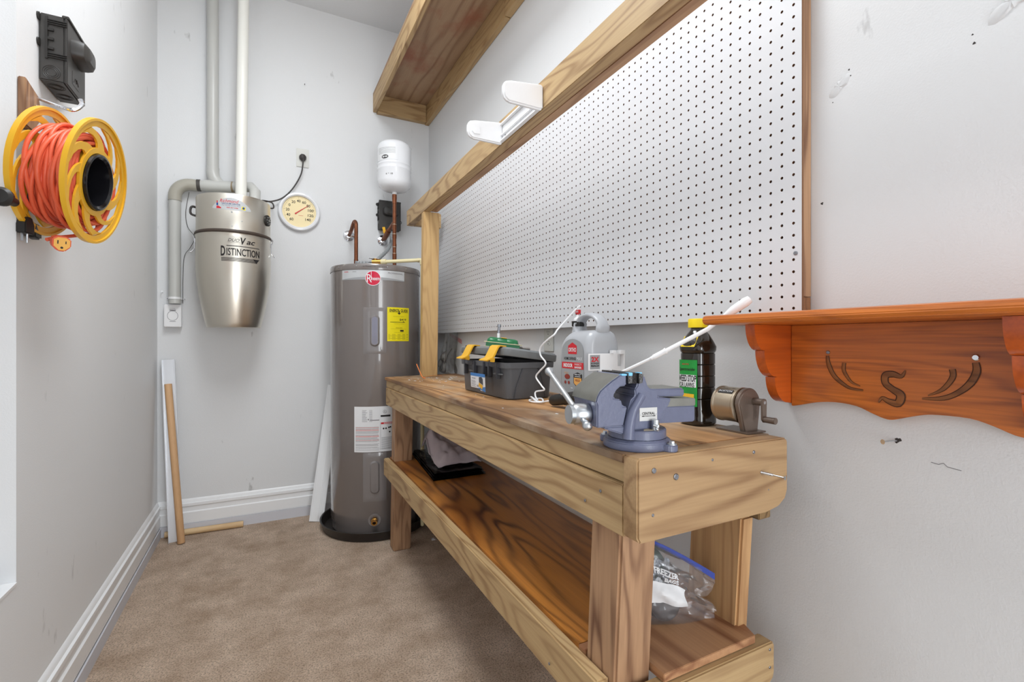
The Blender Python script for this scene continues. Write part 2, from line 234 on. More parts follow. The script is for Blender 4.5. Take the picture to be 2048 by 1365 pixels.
# ------------------------------------------------------------------ mesh helpers
def F(o, ex, ey, ez):
    o = V(o); ex = V(ex); ey = V(ey); ez = V(ez)
    return lambda x, y, z: o + ex * x + ey * y + ez * z
def W(x, y, z): return V((x, y, z))
class MB:
    def __init__(s): s.v = []; s.f = []; s.m = []; s.mi = 0
    def add(s, vs, fs):
        n = len(s.v); s.v += [V(p) for p in vs]; s.f += [tuple(i + n for i in q) for q in fs]; s.m += [s.mi] * len(fs); return s
    def hexa(s, p):   # p: 4 bottom ccw, 4 top ccw
        return s.add(p, [(3, 2, 1, 0), (4, 5, 6, 7), (0, 1, 5, 4), (1, 2, 6, 5), (2, 3, 7, 6), (3, 0, 4, 7)])
    def box(s, x0, x1, y0, y1, z0, z1, f=W):
        return s.hexa([f(*p) for p in ((x0, y0, z0), (x1, y0, z0), (x1, y1, z0), (x0, y1, z0), (x0, y0, z1), (x1, y0, z1), (x1, y1, z1), (x0, y1, z1))])
    def prism(s, poly, z0, z1, f=W):
        n = len(poly); vs = [f(x, y, z0) for x, y in poly] + [f(x, y, z1) for x, y in poly]
        return s.add(vs, [tuple(range(n - 1, -1, -1)), tuple(range(n, 2 * n))] + [(i, (i + 1) % n, (i + 1) % n + n, i + n) for i in range(n)])
    def lathe(s, prof, n=32, f=W, a0=0, a1=2 * PI, cap=True):   # prof: (r,z) list
        full = abs(a1 - a0 - 2 * PI) < 1e-6; k = n if full else n + 1; vs = []
        for r, z in prof:
            for i in range(k):
                a = a0 + (a1 - a0) * i / n; vs.append(f(r * math.cos(a), r * math.sin(a), z))
        fs = []
        for j in range(len(prof) - 1):
            for i in range(n):
                q = (i + 1) % k; fs.append((j * k + i, j * k + q, (j + 1) * k + q, (j + 1) * k + i))
        if cap and full:
            if prof[0][0] > 1e-5: fs.append(tuple(range(k - 1, -1, -1)))
            if prof[-1][0] > 1e-5: fs.append(tuple((len(prof) - 1) * k + i for i in range(k)))
        return s.add(vs, fs)
    def cyl(s, p0, p1, r0, r1=None, n=16):
        p0 = V(p0); p1 = V(p1); r1 = r0 if r1 is None else r1; d = (p1 - p0); L = d.length; d = d / L
        u = d.orthogonal().normalized(); w_ = d.cross(u)
        return s.lathe([(r0, 0), (r1, L)], n, F(p0, u, w_, d))
    def tube(s, pts, r, n=8, cap=True, closed=False):
        pts = [V(p) for p in pts]; m = len(pts); vs = []; u = None
        for i, p in enumerate(pts):
            a = pts[(i - 1) % m] if closed or i else p; c = pts[(i + 1) % m] if closed or i < m - 1 else p
            d = (c - a).normalized()
            u = (d.orthogonal() if u is None else (u - d * u.dot(d))).normalized(); w_ = d.cross(u)
            rr = r(i / (m - 1)) if callable(r) else r
            vs += [p + (u * math.cos(2 * PI * k / n) + w_ * math.sin(2 * PI * k / n)) * rr for k in range(n)]
        fs = [(i * n + k, i * n + (k + 1) % n, ((i + 1) % m) * n + (k + 1) % n, ((i + 1) % m) * n + k) for i in range(m if closed else m - 1) for k in range(n)]
        if cap and not closed: fs += [tuple(range(n - 1, -1, -1)), tuple((m - 1) * n + k for k in range(n))]
        return s.add(vs, fs)
    def ball(s, c, r, n=12, sz=1):
        c = V(c); prof = [(max(r * math.sin(PI * j / n), 1e-6), -r * math.cos(PI * j / n) * sz) for j in range(n + 1)]
        return s.lathe(prof, n * 2, F(c, (1, 0, 0), (0, 1, 0), (0, 0, 1)), cap=False)
    def grid(s, fn, nu, nv):
        vs = [fn(i / nu, j / nv) for j in range(nv + 1) for i in range(nu + 1)]
        return s.add(vs, [(j * (nu + 1) + i, j * (nu + 1) + i + 1, (j + 1) * (nu + 1) + i + 1, (j + 1) * (nu + 1) + i) for j in range(nv) for i in range(nu)])
def smooth_path(pts, k=6):
    pts = [V(p) for p in pts]; out = []
    for i in range(len(pts) - 1):
        p0 = pts[max(i - 1, 0)]; p1 = pts[i]; p2 = pts[i + 1]; p3 = pts[min(i + 2, len(pts) - 1)]
        for j in range(k):
            t = j / k; out.append(.5 * ((2 * p1) + (p2 - p0) * t + (2 * p0 - 5 * p1 + 4 * p2 - p3) * t * t + (3 * p1 - p0 - 3 * p2 + p3) * t ** 3))
    out.append(pts[-1]); return out
ORI = {}
def root(name, loc, label, cat, group=None):
    o = bpy.data.objects.new(name, None); col.objects.link(o); o.location = loc; o.empty_display_size = .05
    o['label'] = label; o['category'] = cat; ORI[o] = V(loc)
    if group: o['group'] = group
    return o
def link_mesh(name, vs, fs, mats, parent, bevel=0, smooth=True, ang=.6, mi=None, origin=None, seg=2):
    og = ORI[parent] if parent else V(origin or (0, 0, 0))
    me = bpy.data.meshes.new(name); me.from_pydata([tuple(p - og) for p in vs], [], fs)
    mats = mats if isinstance(mats, (list, tuple)) else [mats]
    for m in mats: me.materials.append(m)
    if mi: me.polygons.foreach_set('material_index', mi)
    bm = bmesh.new(); bm.from_mesh(me); bmesh.ops.recalc_face_normals(bm, faces=bm.faces)
    if bevel:
        es = [e for e in bm.edges if len(e.link_faces) == 2 and e.calc_face_angle(0) > .6]
        bmesh.ops.bevel(bm, geom=es, offset=bevel, segments=seg, affect='EDGES', clamp_overlap=True)
    bm.to_mesh(me); bm.free(); me.update()
    if smooth:
        me.polygons.foreach_set('use_smooth', [True] * len(me.polygons)); me.set_sharp_from_angle(angle=ang)
    o = bpy.data.objects.new(name, me); col.objects.link(o); ORI[o] = og
    if parent: o.parent = parent
    else: o.location = og
    return o
def part(name, mb, mats, parent, bevel=0, label=None, **kw):
    o = link_mesh(name, mb.v, mb.f, mats, parent, bevel, mi=mb.m if isinstance(mats, (list, tuple)) else None, **kw)
    if label: o['label'] = label
    return o
def struct(name, mb, mats, bevel=0, **kw):
    o = link_mesh(name, mb.v, mb.f, mats, None, bevel, mi=mb.m if isinstance(mats, (list, tuple)) else None, **kw); o['kind'] = 'structure'; return o
def single(name, mb, mats, label, cat, origin, bevel=0, group=None, **kw):
    o = link_mesh(name, mb.v, mb.f, mats, None, bevel, mi=mb.m if isinstance(mats, (list, tuple)) else None, origin=origin, **kw)
    o['label'] = label; o['category'] = cat
    if group: o['group'] = group
    return o
_tc = {}
def text_geo(body, bold=0, shear=0, space=1):
    key = (body, bold, shear, space)
    if key in _tc: return _tc[key]
    c = bpy.data.curves.new('t', 'FONT'); c.body = body; c.size = 1; c.offset = bold; c.shear = shear; c.space_character = space; c.resolution_u = 3
    c.align_x = 'CENTER'; c.align_y = 'CENTER'
    o = bpy.data.objects.new('t', c); col.objects.link(o); bpy.context.view_layer.update()
    me = bpy.data.meshes.new_from_object(o.evaluated_get(bpy.context.evaluated_depsgraph_get()))
    vs = [(v.co.x, v.co.y) for v in me.vertices]; fs = [tuple(p.vertices) for p in me.polygons]
    bpy.data.objects.remove(o); bpy.data.curves.remove(c); bpy.data.meshes.remove(me)
    _tc[key] = (vs, fs); return vs, fs
def add_text(mb, body, width, height, f, cx=0, cy=0, bold=.0, shear=0, space=1, depth=0.0):
    """writes body centred at (cx,cy) of frame f (x right, y up, z out), stretched to width x height"""
    vs, fs = text_geo(body, bold, shear, space)
    if not vs: return mb
    xs = [p[0] for p in vs]; ys = [p[1] for p in vs]; x0, x1, y0, y1 = min(xs), max(xs), min(ys), max(ys)
    sx = width / (x1 - x0); sy = height / (y1 - y0)
    mb.add([f(cx + (x - (x0 + x1) / 2) * sx, cy + (y - (y0 + y1) / 2) * sy, depth) for x, y in vs], fs); return mb
def rect(mb, f, x0, x1, y0, y1, z=0, n=1):
    return mb.grid(lambda a, b: f(x0 + (x1 - x0) * a, y0 + (y1 - y0) * b, z), n, 1)
def cylf(cx, cy, Rad, phi_deg, z0):   # frame wrapped round an upright cylinder
    p0 = R_(phi_deg)
    return lambda x, y, z: V((cx + (Rad + z) * math.cos(p0 + x / Rad), cy + (Rad + z) * math.sin(p0 + x / Rad), z0 + y))
def screw_head(f, x, y, r, name, parent, mat=None):
    mb = MB(); mb.lathe([(r, 0), (r, r * .25), (r * .75, r * .45), (1e-6, r * .45)], 12, lambda a, b, c: f(x + a, y + b, c)); return part(name, mb, mat or M['screw'], parent)
random.seed(4)
# ------------------------------------------------------------------ the setting
XL, XR, YB, ZC = -.526, 1.015, 3.233, 3.16
YF = -1.9
b = MB(); b.box(XL - .15, XR + .1, YF, YB + .1, -.06, 0); struct('floor', b, M['carpet'])
b = MB(); b.box(XL - .15, XR + .1, YF, YB + .1, ZC, ZC + .08); struct('ceiling', b, M['ceil'])
b = MB(); b.box(XL - .15, XR + .1, YB, YB + .1, 0, ZC); struct('wall_back', b, M['wall'])
b = MB(); b.box(XR, XR + .1, YF, YB, 0, ZC); wr = struct('wall_right', b, M['wall'])
WY0, WY1, WZ0, WZ1 = .10, 1.553, .50, 2.45
b = MB(); b.box(XL - .15, XL, WY1, YB, 0, ZC); b.box(XL - .15, XL, YF, WY0, 0, ZC); b.box(XL - .15, XL, WY0, WY1, 0, WZ0); b.box(XL - .15, XL, WY0, WY1, WZ1, ZC)
struct('wall_left', b, M['wallL'])
b = MB(); b.box(XL - .15, -.45, YF - .1, YF, 0, ZC); b.box(.95, XR + .1, YF - .1, YF, 0, ZC); b.box(-.45, .95, YF - .1, YF, 2.15, ZC); struct('wall_front', b, M['wall'])
# window in the left wall: frame, sash bars and the pane
b = MB()
for z0, z1 in ((WZ0 + .006, WZ0 + .055), (WZ1 - .05, WZ1)): b.box(XL - .13, XL - .07, WY0, WY1, z0, z1)
for y0, y1 in ((WY0, WY0 + .045), (WY1 - .045, WY1), ((WY0 + WY1) / 2 - .02, (WY0 + WY1) / 2 + .02)): b.box(XL - .13, XL - .07, y0, y1, WZ0 + .055, WZ1 - .05)
win = struct('window_1', b, M['trim'], .003)
b = MB(); b.box(XL - .103, XL - .099, WY0 + .045, WY1 - .045, WZ0 + .055, WZ1 - .05); part('window_pane', b, M['glass'], win)
b = MB(); b.box(XL - .15, XL + .002, WY0, WY1, WZ0, WZ0 + .006); part('window_sill', b, M['trim'], win)
# skirting boards (moulded profile: height, thickness)
BP = [(0, 0), (0, .012), (.060, .012), (.060, .016), (.118, .016), (.124, .010), (.150, .010), (.154, .016), (.168, .016), (.172, .009), (.186, .006), (.192, 0)]
b = MB(); b.prism([(t, z) for z, t in BP], YF, YB - .004, lambda x, y, z: V((XL + x, z, y))); struct('baseboard_left', b, M['trim'])
b = MB(); b.prism([(t, z) for z, t in BP], XL + .004, XR, lambda x, y, z: V((z, YB - x, y))); struct('baseboard_back', b, M['trim'])
b = MB(); b.box(XL + .012, .55, YB - .021, YB - .012, 0, .055); b.box(XL + .014, XL + .020, -1.2, YB - .02, 0, .05); struct('trim_1', b, plain('grey_skirting_foot', (206, 206, 212), .5))
# spackled patches and nail holes of the walls
def blob(cx, cy, pts, f, h, nm, parent, mat):
    mb = MB(); n = 28; rings = [(1, 0), (.8, h * .7), (.4, h), (1e-4, h * .8)]; vs = []
    for rr, z in rings:
        for i in range(n):
            a = 2 * PI * i / n; k = pts(a) * rr; vs.append(f(cx + k * math.cos(a), cy + k * math.sin(a), z + (random.random() - .5) * h * .5 * (rr > .3 and rr < 1)))
    mb.add(vs, [(j * n + i, j * n + (i + 1) % n, (j + 1) * n + (i + 1) % n, (j + 1) * n + i) for j in range(3) for i in range(n)])
    return part(nm, mb, mat, parent)
fR = F((XR, 0, 0), (0, -1, 0), (0, 0, 1), (-1, 0, 0))   # right wall: x = -Y, y = Z, out = -X
def lump(a0, s, l, wd):
    def g(a):
        d = a - a0; return 1 / math.sqrt((math.cos(d) / l) ** 2 + (math.sin(d) / wd) ** 2) * (1 + .18 * math.sin(a * 3 + s) + .10 * math.sin(a * 7 + s * 2))
    return g
blob(-.548, 1.587, lump(.7, 1, .026, .009), fR, .0025, 'spackle_patch', wr, M['spackle'])
blob(-.300, 1.600, lump(.55, 2.3, .032, .012), fR, .003, 'spackle_patch', wr, M['spackle'])
for y, z, r in ((.530, 1.611, .0016), (.527, 1.598, .0012), (.560, 1.560, .001), (.581, 1.362, .0026), (.344, 1.560, .002), (.346, 1.575, .0013), (.336, 1.63, .0014)):
    blob(-y, z, lump(1, y * 9, r, r), fR, .0006, 'wall_dent', wr, M['pencil'])
# a scratched mark low on the right wall, scribbles on the back wall
def scratch(pts, f, parent, nm='wall_scratch', wd=.0006, mat=None):
    mb = MB(); P = [f(x, y, .0002) for x, y in pts]; mb.tube(P, wd, 5); return part(nm, mb, mat or M['greytext'], parent)
scratch([(-.4, .872), (-.39, .8705), (-.383, .874), (-.378, .869), (-.36, .867)], fR, wr)
# ------------------------------------------------------------------ overhead shelf
r = root('overhead_shelf', (.64, YB, 2.58), 'upside-down tray shelf of yellow pine boards with red-streaked plywood, up by the ceiling', 'shelf')
Y0s = .55
b = MB(); b.box(.634, .656, Y0s, YB - .001, 2.592, 2.700); part('front_board', b, M['woodY'], r, .002)
b = MB(); b.box(.985, XR - .001, 1.98, YB - .001, 2.578, 2.699); part('back_board', b, M['woodY'], r, .002)
b = MB(); b.box(.977, XR - .001, Y0s, 1.975, 2.578, 2.699); part('back_board', b, M['woodY'], r, .002)
b = MB(); b.box(.657, .984, YB - .040, YB - .001, 2.582, 2.699); part('end_board', b, M['woodX'], r, .002)
b = MB(); b.box(.634, XR - .001, 1.42, YB - .001, 2.700, 2.716); part('plywood_panel', b, M['ohply'], r)
b = MB(); b.box(.634, XR - .001, Y0s, 1.417, 2.700, 2.716); part('plywood_panel', b, wood('orange_plywood', axis='X', light=(214, 158, 92), dark=(156, 96, 46), s=8), r)
# ------------------------------------------------------------------ rail shelf, pegboard
def rx(y): return -.0125 * (2.5 - y)      # the bench and rail stand a little askew to the wall
def askew(x, y, z): return V((x + rx(y), y, z))
r = root('support_rail', (.75, 2.5, .887), 'long pine rail on an upright post above the workbench, crossing in front of the pegboard', 'wooden rail')
rz = 1.768
b = MB(); b.hexa([askew(*p) for p in ((.748, .30, rz), (.786, .30, rz), (.786, 2.83, rz), (.748, 2.83, rz), (.748, .30, rz + .089), (.786, .30, rz + .089), (.786, 2.83, rz + .089), (.748, 2.83, rz + .089))]); part('front_rail', b, M['woodY'], r, .002)
b = MB(); b.hexa([askew(*p) for p in ((.787, .30, rz), (.818, .30, rz), (.824, 2.47, rz + .003), (.787, 2.47, rz + .003), (.787, .30, rz + .085), (.818, .30, rz + .085), (.824, 2.47, rz + .088), (.787, 2.47, rz + .088))]); part('back_rail', b, M['legwood2'] and wood('brown_pine_rail', axis='Y', light=(186, 148, 112), dark=(124, 84, 56), s=8, n_rings=9, knots=.6), r, .002)
b = MB(); b.box(.787, .95, 2.79, 2.828, rz, rz + .085, askew); part('end_block', b, M['woodX'], r, .002)
dx = lambda z: (z - .887) * -.035
b = MB(); b.hexa([V(p) for p in ((.747, 2.502, .887), (.834, 2.502, .887), (.834, 2.54, .887), (.747, 2.54, .887), (.747, 2.468, rz), (.834, 2.468, rz), (.834, 2.506, rz), (.747, 2.506, rz))]); part('post', b, M['woodZ'], r, .002)

PX = .982
r = root('pegboard', (PX, 1.8, 1.138), 'white perforated pegboard with brown holes, mounted on the right-hand wall', 'pegboard')
py0, pz0, P = .603, 1.138, .0254
nyc, nzc = 95, 36
def pegverts():
    mb = MB(); T = .005; n8 = 8; hr = .0032
    for side, x in ((0, PX), ):
        for j in range(nzc):
            for i in range(nyc):
                cy = py0 + .013 + P * (i + .5) - .009; cz = pz0 + P * (j + .5) - .002
                sq = [(P / 2, 0), (P / 2, P / 2), (0, P / 2), (-P / 2, P / 2), (-P / 2, 0), (-P / 2, -P / 2), (0, -P / 2), (P / 2, -P / 2)]
                vs = [V((x, cy + a, cz + c)) for a, c in sq] + [V((x, cy + hr * math.cos(2 * PI * k / 8), cz + hr * math.sin(2 * PI * k / 8))) for k in range(8)] + [V((x + T, cy + hr * math.cos(2 * PI * k / 8), cz + hr * math.sin(2 * PI * k / 8))) for k in range(8)]
                mb.mi = 0; mb.add(vs, [(k, (k + 1) % 8, (k + 1) % 8 + 8, k + 8) for k in range(8)])
                mb.mi = 1; b0 = len(mb.v) - 24
                mb.f += [(b0 + 8 + k, b0 + 8 + (k + 1) % 8, b0 + 16 + (k + 1) % 8, b0 + 16 + k) for k in range(8)]; mb.m += [1] * 8
    mb.mi = 1
    ya, yb, za, zb = py0 + .004, py0 + .004 + P * nyc, pz0 - .002, pz0 - .002 + P * nzc
    for a, c, d, e in ((ya - .004, ya, za, zb), ):   # solid near edge strip
        mb.mi = 0; mb.box(PX, PX + T, a, c, d, e)
    mb.mi = 0; mb.box(PX, PX + T, ya - .004, yb, za - .006, za); mb.mi = 1
    mb.box(PX + .0008, PX + T, ya - .0055, ya - .004, za - .006, zb)
    return mb
mb = pegverts(); part('perforated_sheet', mb, [M['peg'], M['pegbrown']], r, smooth=False)
b = MB(); b.box(PX + .0055, XR - .001, py0 - .0005, py0 + .038, 1.172, 2.05); part('batten', b, M['legwood'], r, .001)
b = MB(); b.box(PX + .0055, XR - .001, py0, 3.0, 1.136, 1.171); part('batten', b, M['legwood'] and wood('dark_batten', axis='Y', light=(150, 106, 70), dark=(86, 54, 34)), r, .001)
fP = F((PX, 0, 0), (0, -1, 0), (0, 0, 1), (-1, 0, 0))
screw_head(fP, -.615, 1.263, .0045, 'screw', r)
# ------------------------------------------------------------------ workbench
r = root('workbench', (.75, 1.6, 0), 'long rough pine workbench with a plywood top and a lower shelf', 'workbench')
BZ = .887
ryf, ryn = 2.60, .638
b = MB(); b.hexa([V(p) for p in ((.541, ryn, .872), (.925, ryn, .872), (1.008, 2.70, .872), (.568, 2.58, .872), (.541, ryn, BZ), (.925, ryn, BZ), (1.008, 2.70, BZ), (.568, 2.58, BZ))])
b2 = MB(); b2.hexa([V(p) for p in ((.541, ryn, .872), (.930, ryn, .872), (1.008, 2.70, .872), (.568, 2.58, .872), (.541, ryn, BZ), (.930, ryn, BZ), (1.008, 2.70, BZ), (.568, 2.58, BZ))])
part('plywood_top', b2, M['top'], r, .0012)
b = MB(); b.box(.572, .606, ryn, 2.565, .836, .8715, askew); part('upper_strip', b, M['woodY'], r, .002)
b = MB(); b.box(.565, .5845, ryn, 2.545, .745, .8345, askew); part('front_apron', b, M['woodY'], r, .002)
# end board: rounded lower corner against the wall
poly = [(.540, .755), (.546, .746), (.870, .746), (.905, .752), (.925, .765), (.932, .782), (.932, .878), (.929, .885), (.920, .887), (.543, .887), (.540, .881)]
b = MB(); b.prism(poly, .600, .637, lambda x, y, z: V((x, z, y))); part('end_board', b, wood('weathered_end_board', axis='X', light=(178, 146, 106), dark=(122, 86, 54), s=9, n_rings=9, knots=.6, contrast=.8), r, .003)
def lean(x, y, z): return V((x + rx(y), y + (.75 - z) * .062, z))
for nm, x0, x1, y0, y1, m in (('leg', .586, .672, .667, .757, 'legwood'), ('leg', .5855, .675, 2.407, 2.49, 'legwood'), ('leg', .918, .956, .672, .81, 'legwood2'), ('leg', .915, .955, 2.30, 2.44, 'legwood2')):
    zt = .744 if x1 < .7 else .707
    b = MB(); b.box(x0, x1, y0, y1, 0, zt, lean); part(nm, b, M[m], r, .005)
b = MB(); b.box(.930, .968, .645, 2.55, .709, .748, askew); part('ledger', b, wood('old_ledger', axis='Y', light=(140, 112, 74), dark=(82, 58, 36)), r, .002)
b = MB(); b.box(.62, .96, 1.5, 1.538, .75, .87, askew); part('cross_brace', b, M['woodX'], r)
# lower shelf
b = MB(); b.box(.5555, .5845, .70, 2.555, .373, .462, askew); part('lower_front_board', b, M['woodY'], r, .004)
b = MB(); b.box(.5845, .985, .798, 2.54, .450, .468, askew); part('lower_shelf_panel', b, M['shelfply'], r)
b = MB(); b.hexa([V(p) for p in ((.650, .652, .452), (.905, .652, .452), (.965, .797, .452), (.650, .797, .452), (.650, .652, .4685), (.905, .652, .4685), (.965, .797, .4685), (.650, .797, .4685))]); b.box(.562, .651, .776, .797, .451, .468); part('lower_shelf_panel', b, M['shelfply2'], r, .001)
poly = [(.566, .366), (.935, .366), (.946, .374), (.950, .386), (.950, .445), (.945, .4505), (.566, .4505)]
b = MB(); b.prism(poly, .640, .676, lambda x, y, z: V((x, z, y))); part('lower_end_board', b, M['woodX'], r, .003)
fE = F((0, .600, 0), (1, 0, 0), (0, 0, 1), (0, -1, 0))
for x, z, q in ((.575, .864, .0048), (.625, .8475, .0058), (.715, .866, .0025), (.828, .868, .0035), (.573, .79, .0028), (.872, .79, .0015)):
    screw_head(fE, x, z, q, 'screw', r)
fA = F((.5397, 0, 0), (0, -1, 0), (0, 0, 1), (-1, 0, 0))
for y, z, q in ((.700, .807, .003), (.747, .776, .003)): screw_head(F((.5421, 0, 0), (0, -1, 0), (0, 0, 1), (-1, 0, 0)), -y, z, q, 'screw', r)
fL = F((0, .640, 0), (1, 0, 0), (0, 0, 1), (0, -1, 0))
for x, z in ((.934, .437), (.934, .40)): screw_head(fL, x, z, .003, 'screw', r)
screw_head(F((.532, 0, 0), (0, -1, 0), (0, 0, 1), (-1, 0, 0)), -.86, .40, .003, 'screw', r)
# screw sticking out of the end board
r = root('loose_screw', (.85, .6, .827), 'long silver screw standing out of the right end of the bench end board', 'screw')
p0 = V((.8495, .601, .827)); p1 = V((.8575, .557, .8255)); d = (p1 - p0)
b = MB(); b.cyl(p0, p0 + d * .5, .0022); b.cyl(p0 + d * .5, p1, .0016)
for i in range(9): q = p0 + d * (.05 + .055 * i); b.cyl(q, q + d * .018, .0031, .0024, 10)
part('shank', b, M['zinc'], r)
b = MB(); b.cyl(p1 - d * .05, p1, .0018, .0042, 12); part('head', b, M['zinc'], r)
# ------------------------------------------------------------------ oak shelf on the right wall
r = root('oak_shelf', (XR, .47, 1.13), 'orange varnished oak wall shelf with scalloped brackets and a carved back panel', 'shelf')
b = MB(); pr = [(.806, 1.122), (.809, 1.1155), (.816, 1.1135), (XR - .001, 1.1135), (XR - .001, 1.1325), (.816, 1.1325), (.808, 1.130)]
b.prism(pr, .10, .703, lambda x, y, z: V((x, z, y))); part('shelf_board', b, M['oak'], r, .0015)
def scal():
    p = [(.874, 1.1130)]
    lob = [(.874, 1.112, .908, 1.060), (.905, 1.060, .946, 1.005), (.938, 1.005, .985, .950)]
    for (xa, za, xb, zb) in lob:
        for i in range(9):
            t = i / 8 * PI / 2
            p.append((xb - (xb - xa) * math.cos(t) ** .8, zb + (za - zb) * (1 - math.sin(t)) ** .9))
    p.append((XR - .001, .945)); p.append((XR - .001, 1.113)); return p
for y0 in (.6315, .247):
    b = MB(); b.prism(scal(), y0, y0 + .021, lambda x, y, z: V((x, z, y))); part('bracket', b, M['oakZ'], r, .001)
bot = [(.631, .943), (.622, .944), (.583, .955), (.543, .960), (.506, .957), (.480, .947), (.460, .940), (.447, .9395), (.431, .945), (.403, .954), (.382, .957), (.342, .957), (.314, .949), (.290, .939), (.2685, .936)]
bot = [(p.x, p.y) for p in smooth_path([V((a, c, 0)) for a, c in bot], 3)]
b = MB(); b.prism([(.631, 1.113)] + bot + [(.2685, 1.113)], .992, XR - .001, lambda x, y, z: V((z, x, y))); part('back_panel', b, M['oak'], r, .0015)
M['carve_edge'] = plain('dark_carving_edge', (70, 38, 16), .6)  # darker strips along both edges of each carved stroke
fO = F((.9915, 0, 0), (0, -1, 0), (0, 0, 1), (-1, 0, 0))
def carve(pts, wds, nm='carving'):
    P = smooth_path([V((-a, c, 0)) for a, c in pts], 5); n = len(P); mb = MB(); vs = []
    for i, p in enumerate(P):
        t = (P[min(i + 1, n - 1)] - P[max(i - 1, 0)]).normalized(); k = i / (n - 1) * (len(wds) - 1); j = min(int(k), len(wds) - 2); w_ = wds[j] + (wds[j + 1] - wds[j]) * (k - j)
        q = V((-t.y, t.x, 0)) * w_
        for s_, z in ((1, .0003), (.72, .0008), (-.72, .0008), (-1, .0003)): vs.append(fO(p.x + q.x * s_, p.y + q.y * s_, z))
    mb.add(vs, [(i * 4 + k, (i + 1) * 4 + k, (i + 1) * 4 + k + 1, i * 4 + k + 1) for i in range(n - 1) for k in range(3)])
    mb.m = [1 if k % 3 != 1 else 0 for k in range(len(mb.f))]
    return part(nm, mb, [M['carve'], M['carve_edge']], r)
carve([(.557, 1.051), (.555, 1.035), (.546, 1.014), (.532, 1.0), (.515, .99), (.493, .988)], [.003, .0045, .0042, .003, .0015])
carve([(.526, 1.038), (.527, 1.024), (.52, 1.01), (.512, 1.001), (.498, .995)], [.0035, .0035, .0025, .001])
carve([(.427, 1.029), (.433, 1.018), (.446, 1.021), (.457, 1.018), (.457, 1.004), (.446, .994), (.434, .985), (.438, .970), (.452, .972), (.462, .977), (.468, .968)], [.001, .0035, .006, .0065, .006, .006, .0075, .007, .005, .003, .001])
carve([(.363, 1.034), (.362, 1.023), (.368, 1.01), (.378, .998), (.395, .988)], [.0045, .0042, .0035, .001])
carve([(.334, 1.046), (.333, 1.032), (.34, 1.014), (.354, .998), (.374, .986), (.403, .982)], [.0045, .0055, .0055, .0045, .004, .0015])
screw_head(fO, -.556, 1.0575, .0036, 'screw', r); screw_head(fO, -.334, 1.054, .0052, 'screw', r, M['chrome'])
r = root('wall_screw', (XR, .455, .897), 'bent screw driven halfway into a chipped hole in the wall under the oak shelf', 'screw')
b = MB(); b.tube([V((XR + .004, .448, .900)), V((XR - .012, .4565, .899)), V((XR - .022, .460, .898))], .0014, 8); part('shank', b, M['zinc'], r)
b = MB(); b.cyl((XR - .022, .460, .898), (XR - .025, .461, .898), .0018, .0046, 12); part('head', b, M['chrome'], r)
blob(-.449, .9005, lump(.6, 1, .006, .004), fR, .0008, 'wall_dent', wr, M['pencil'])

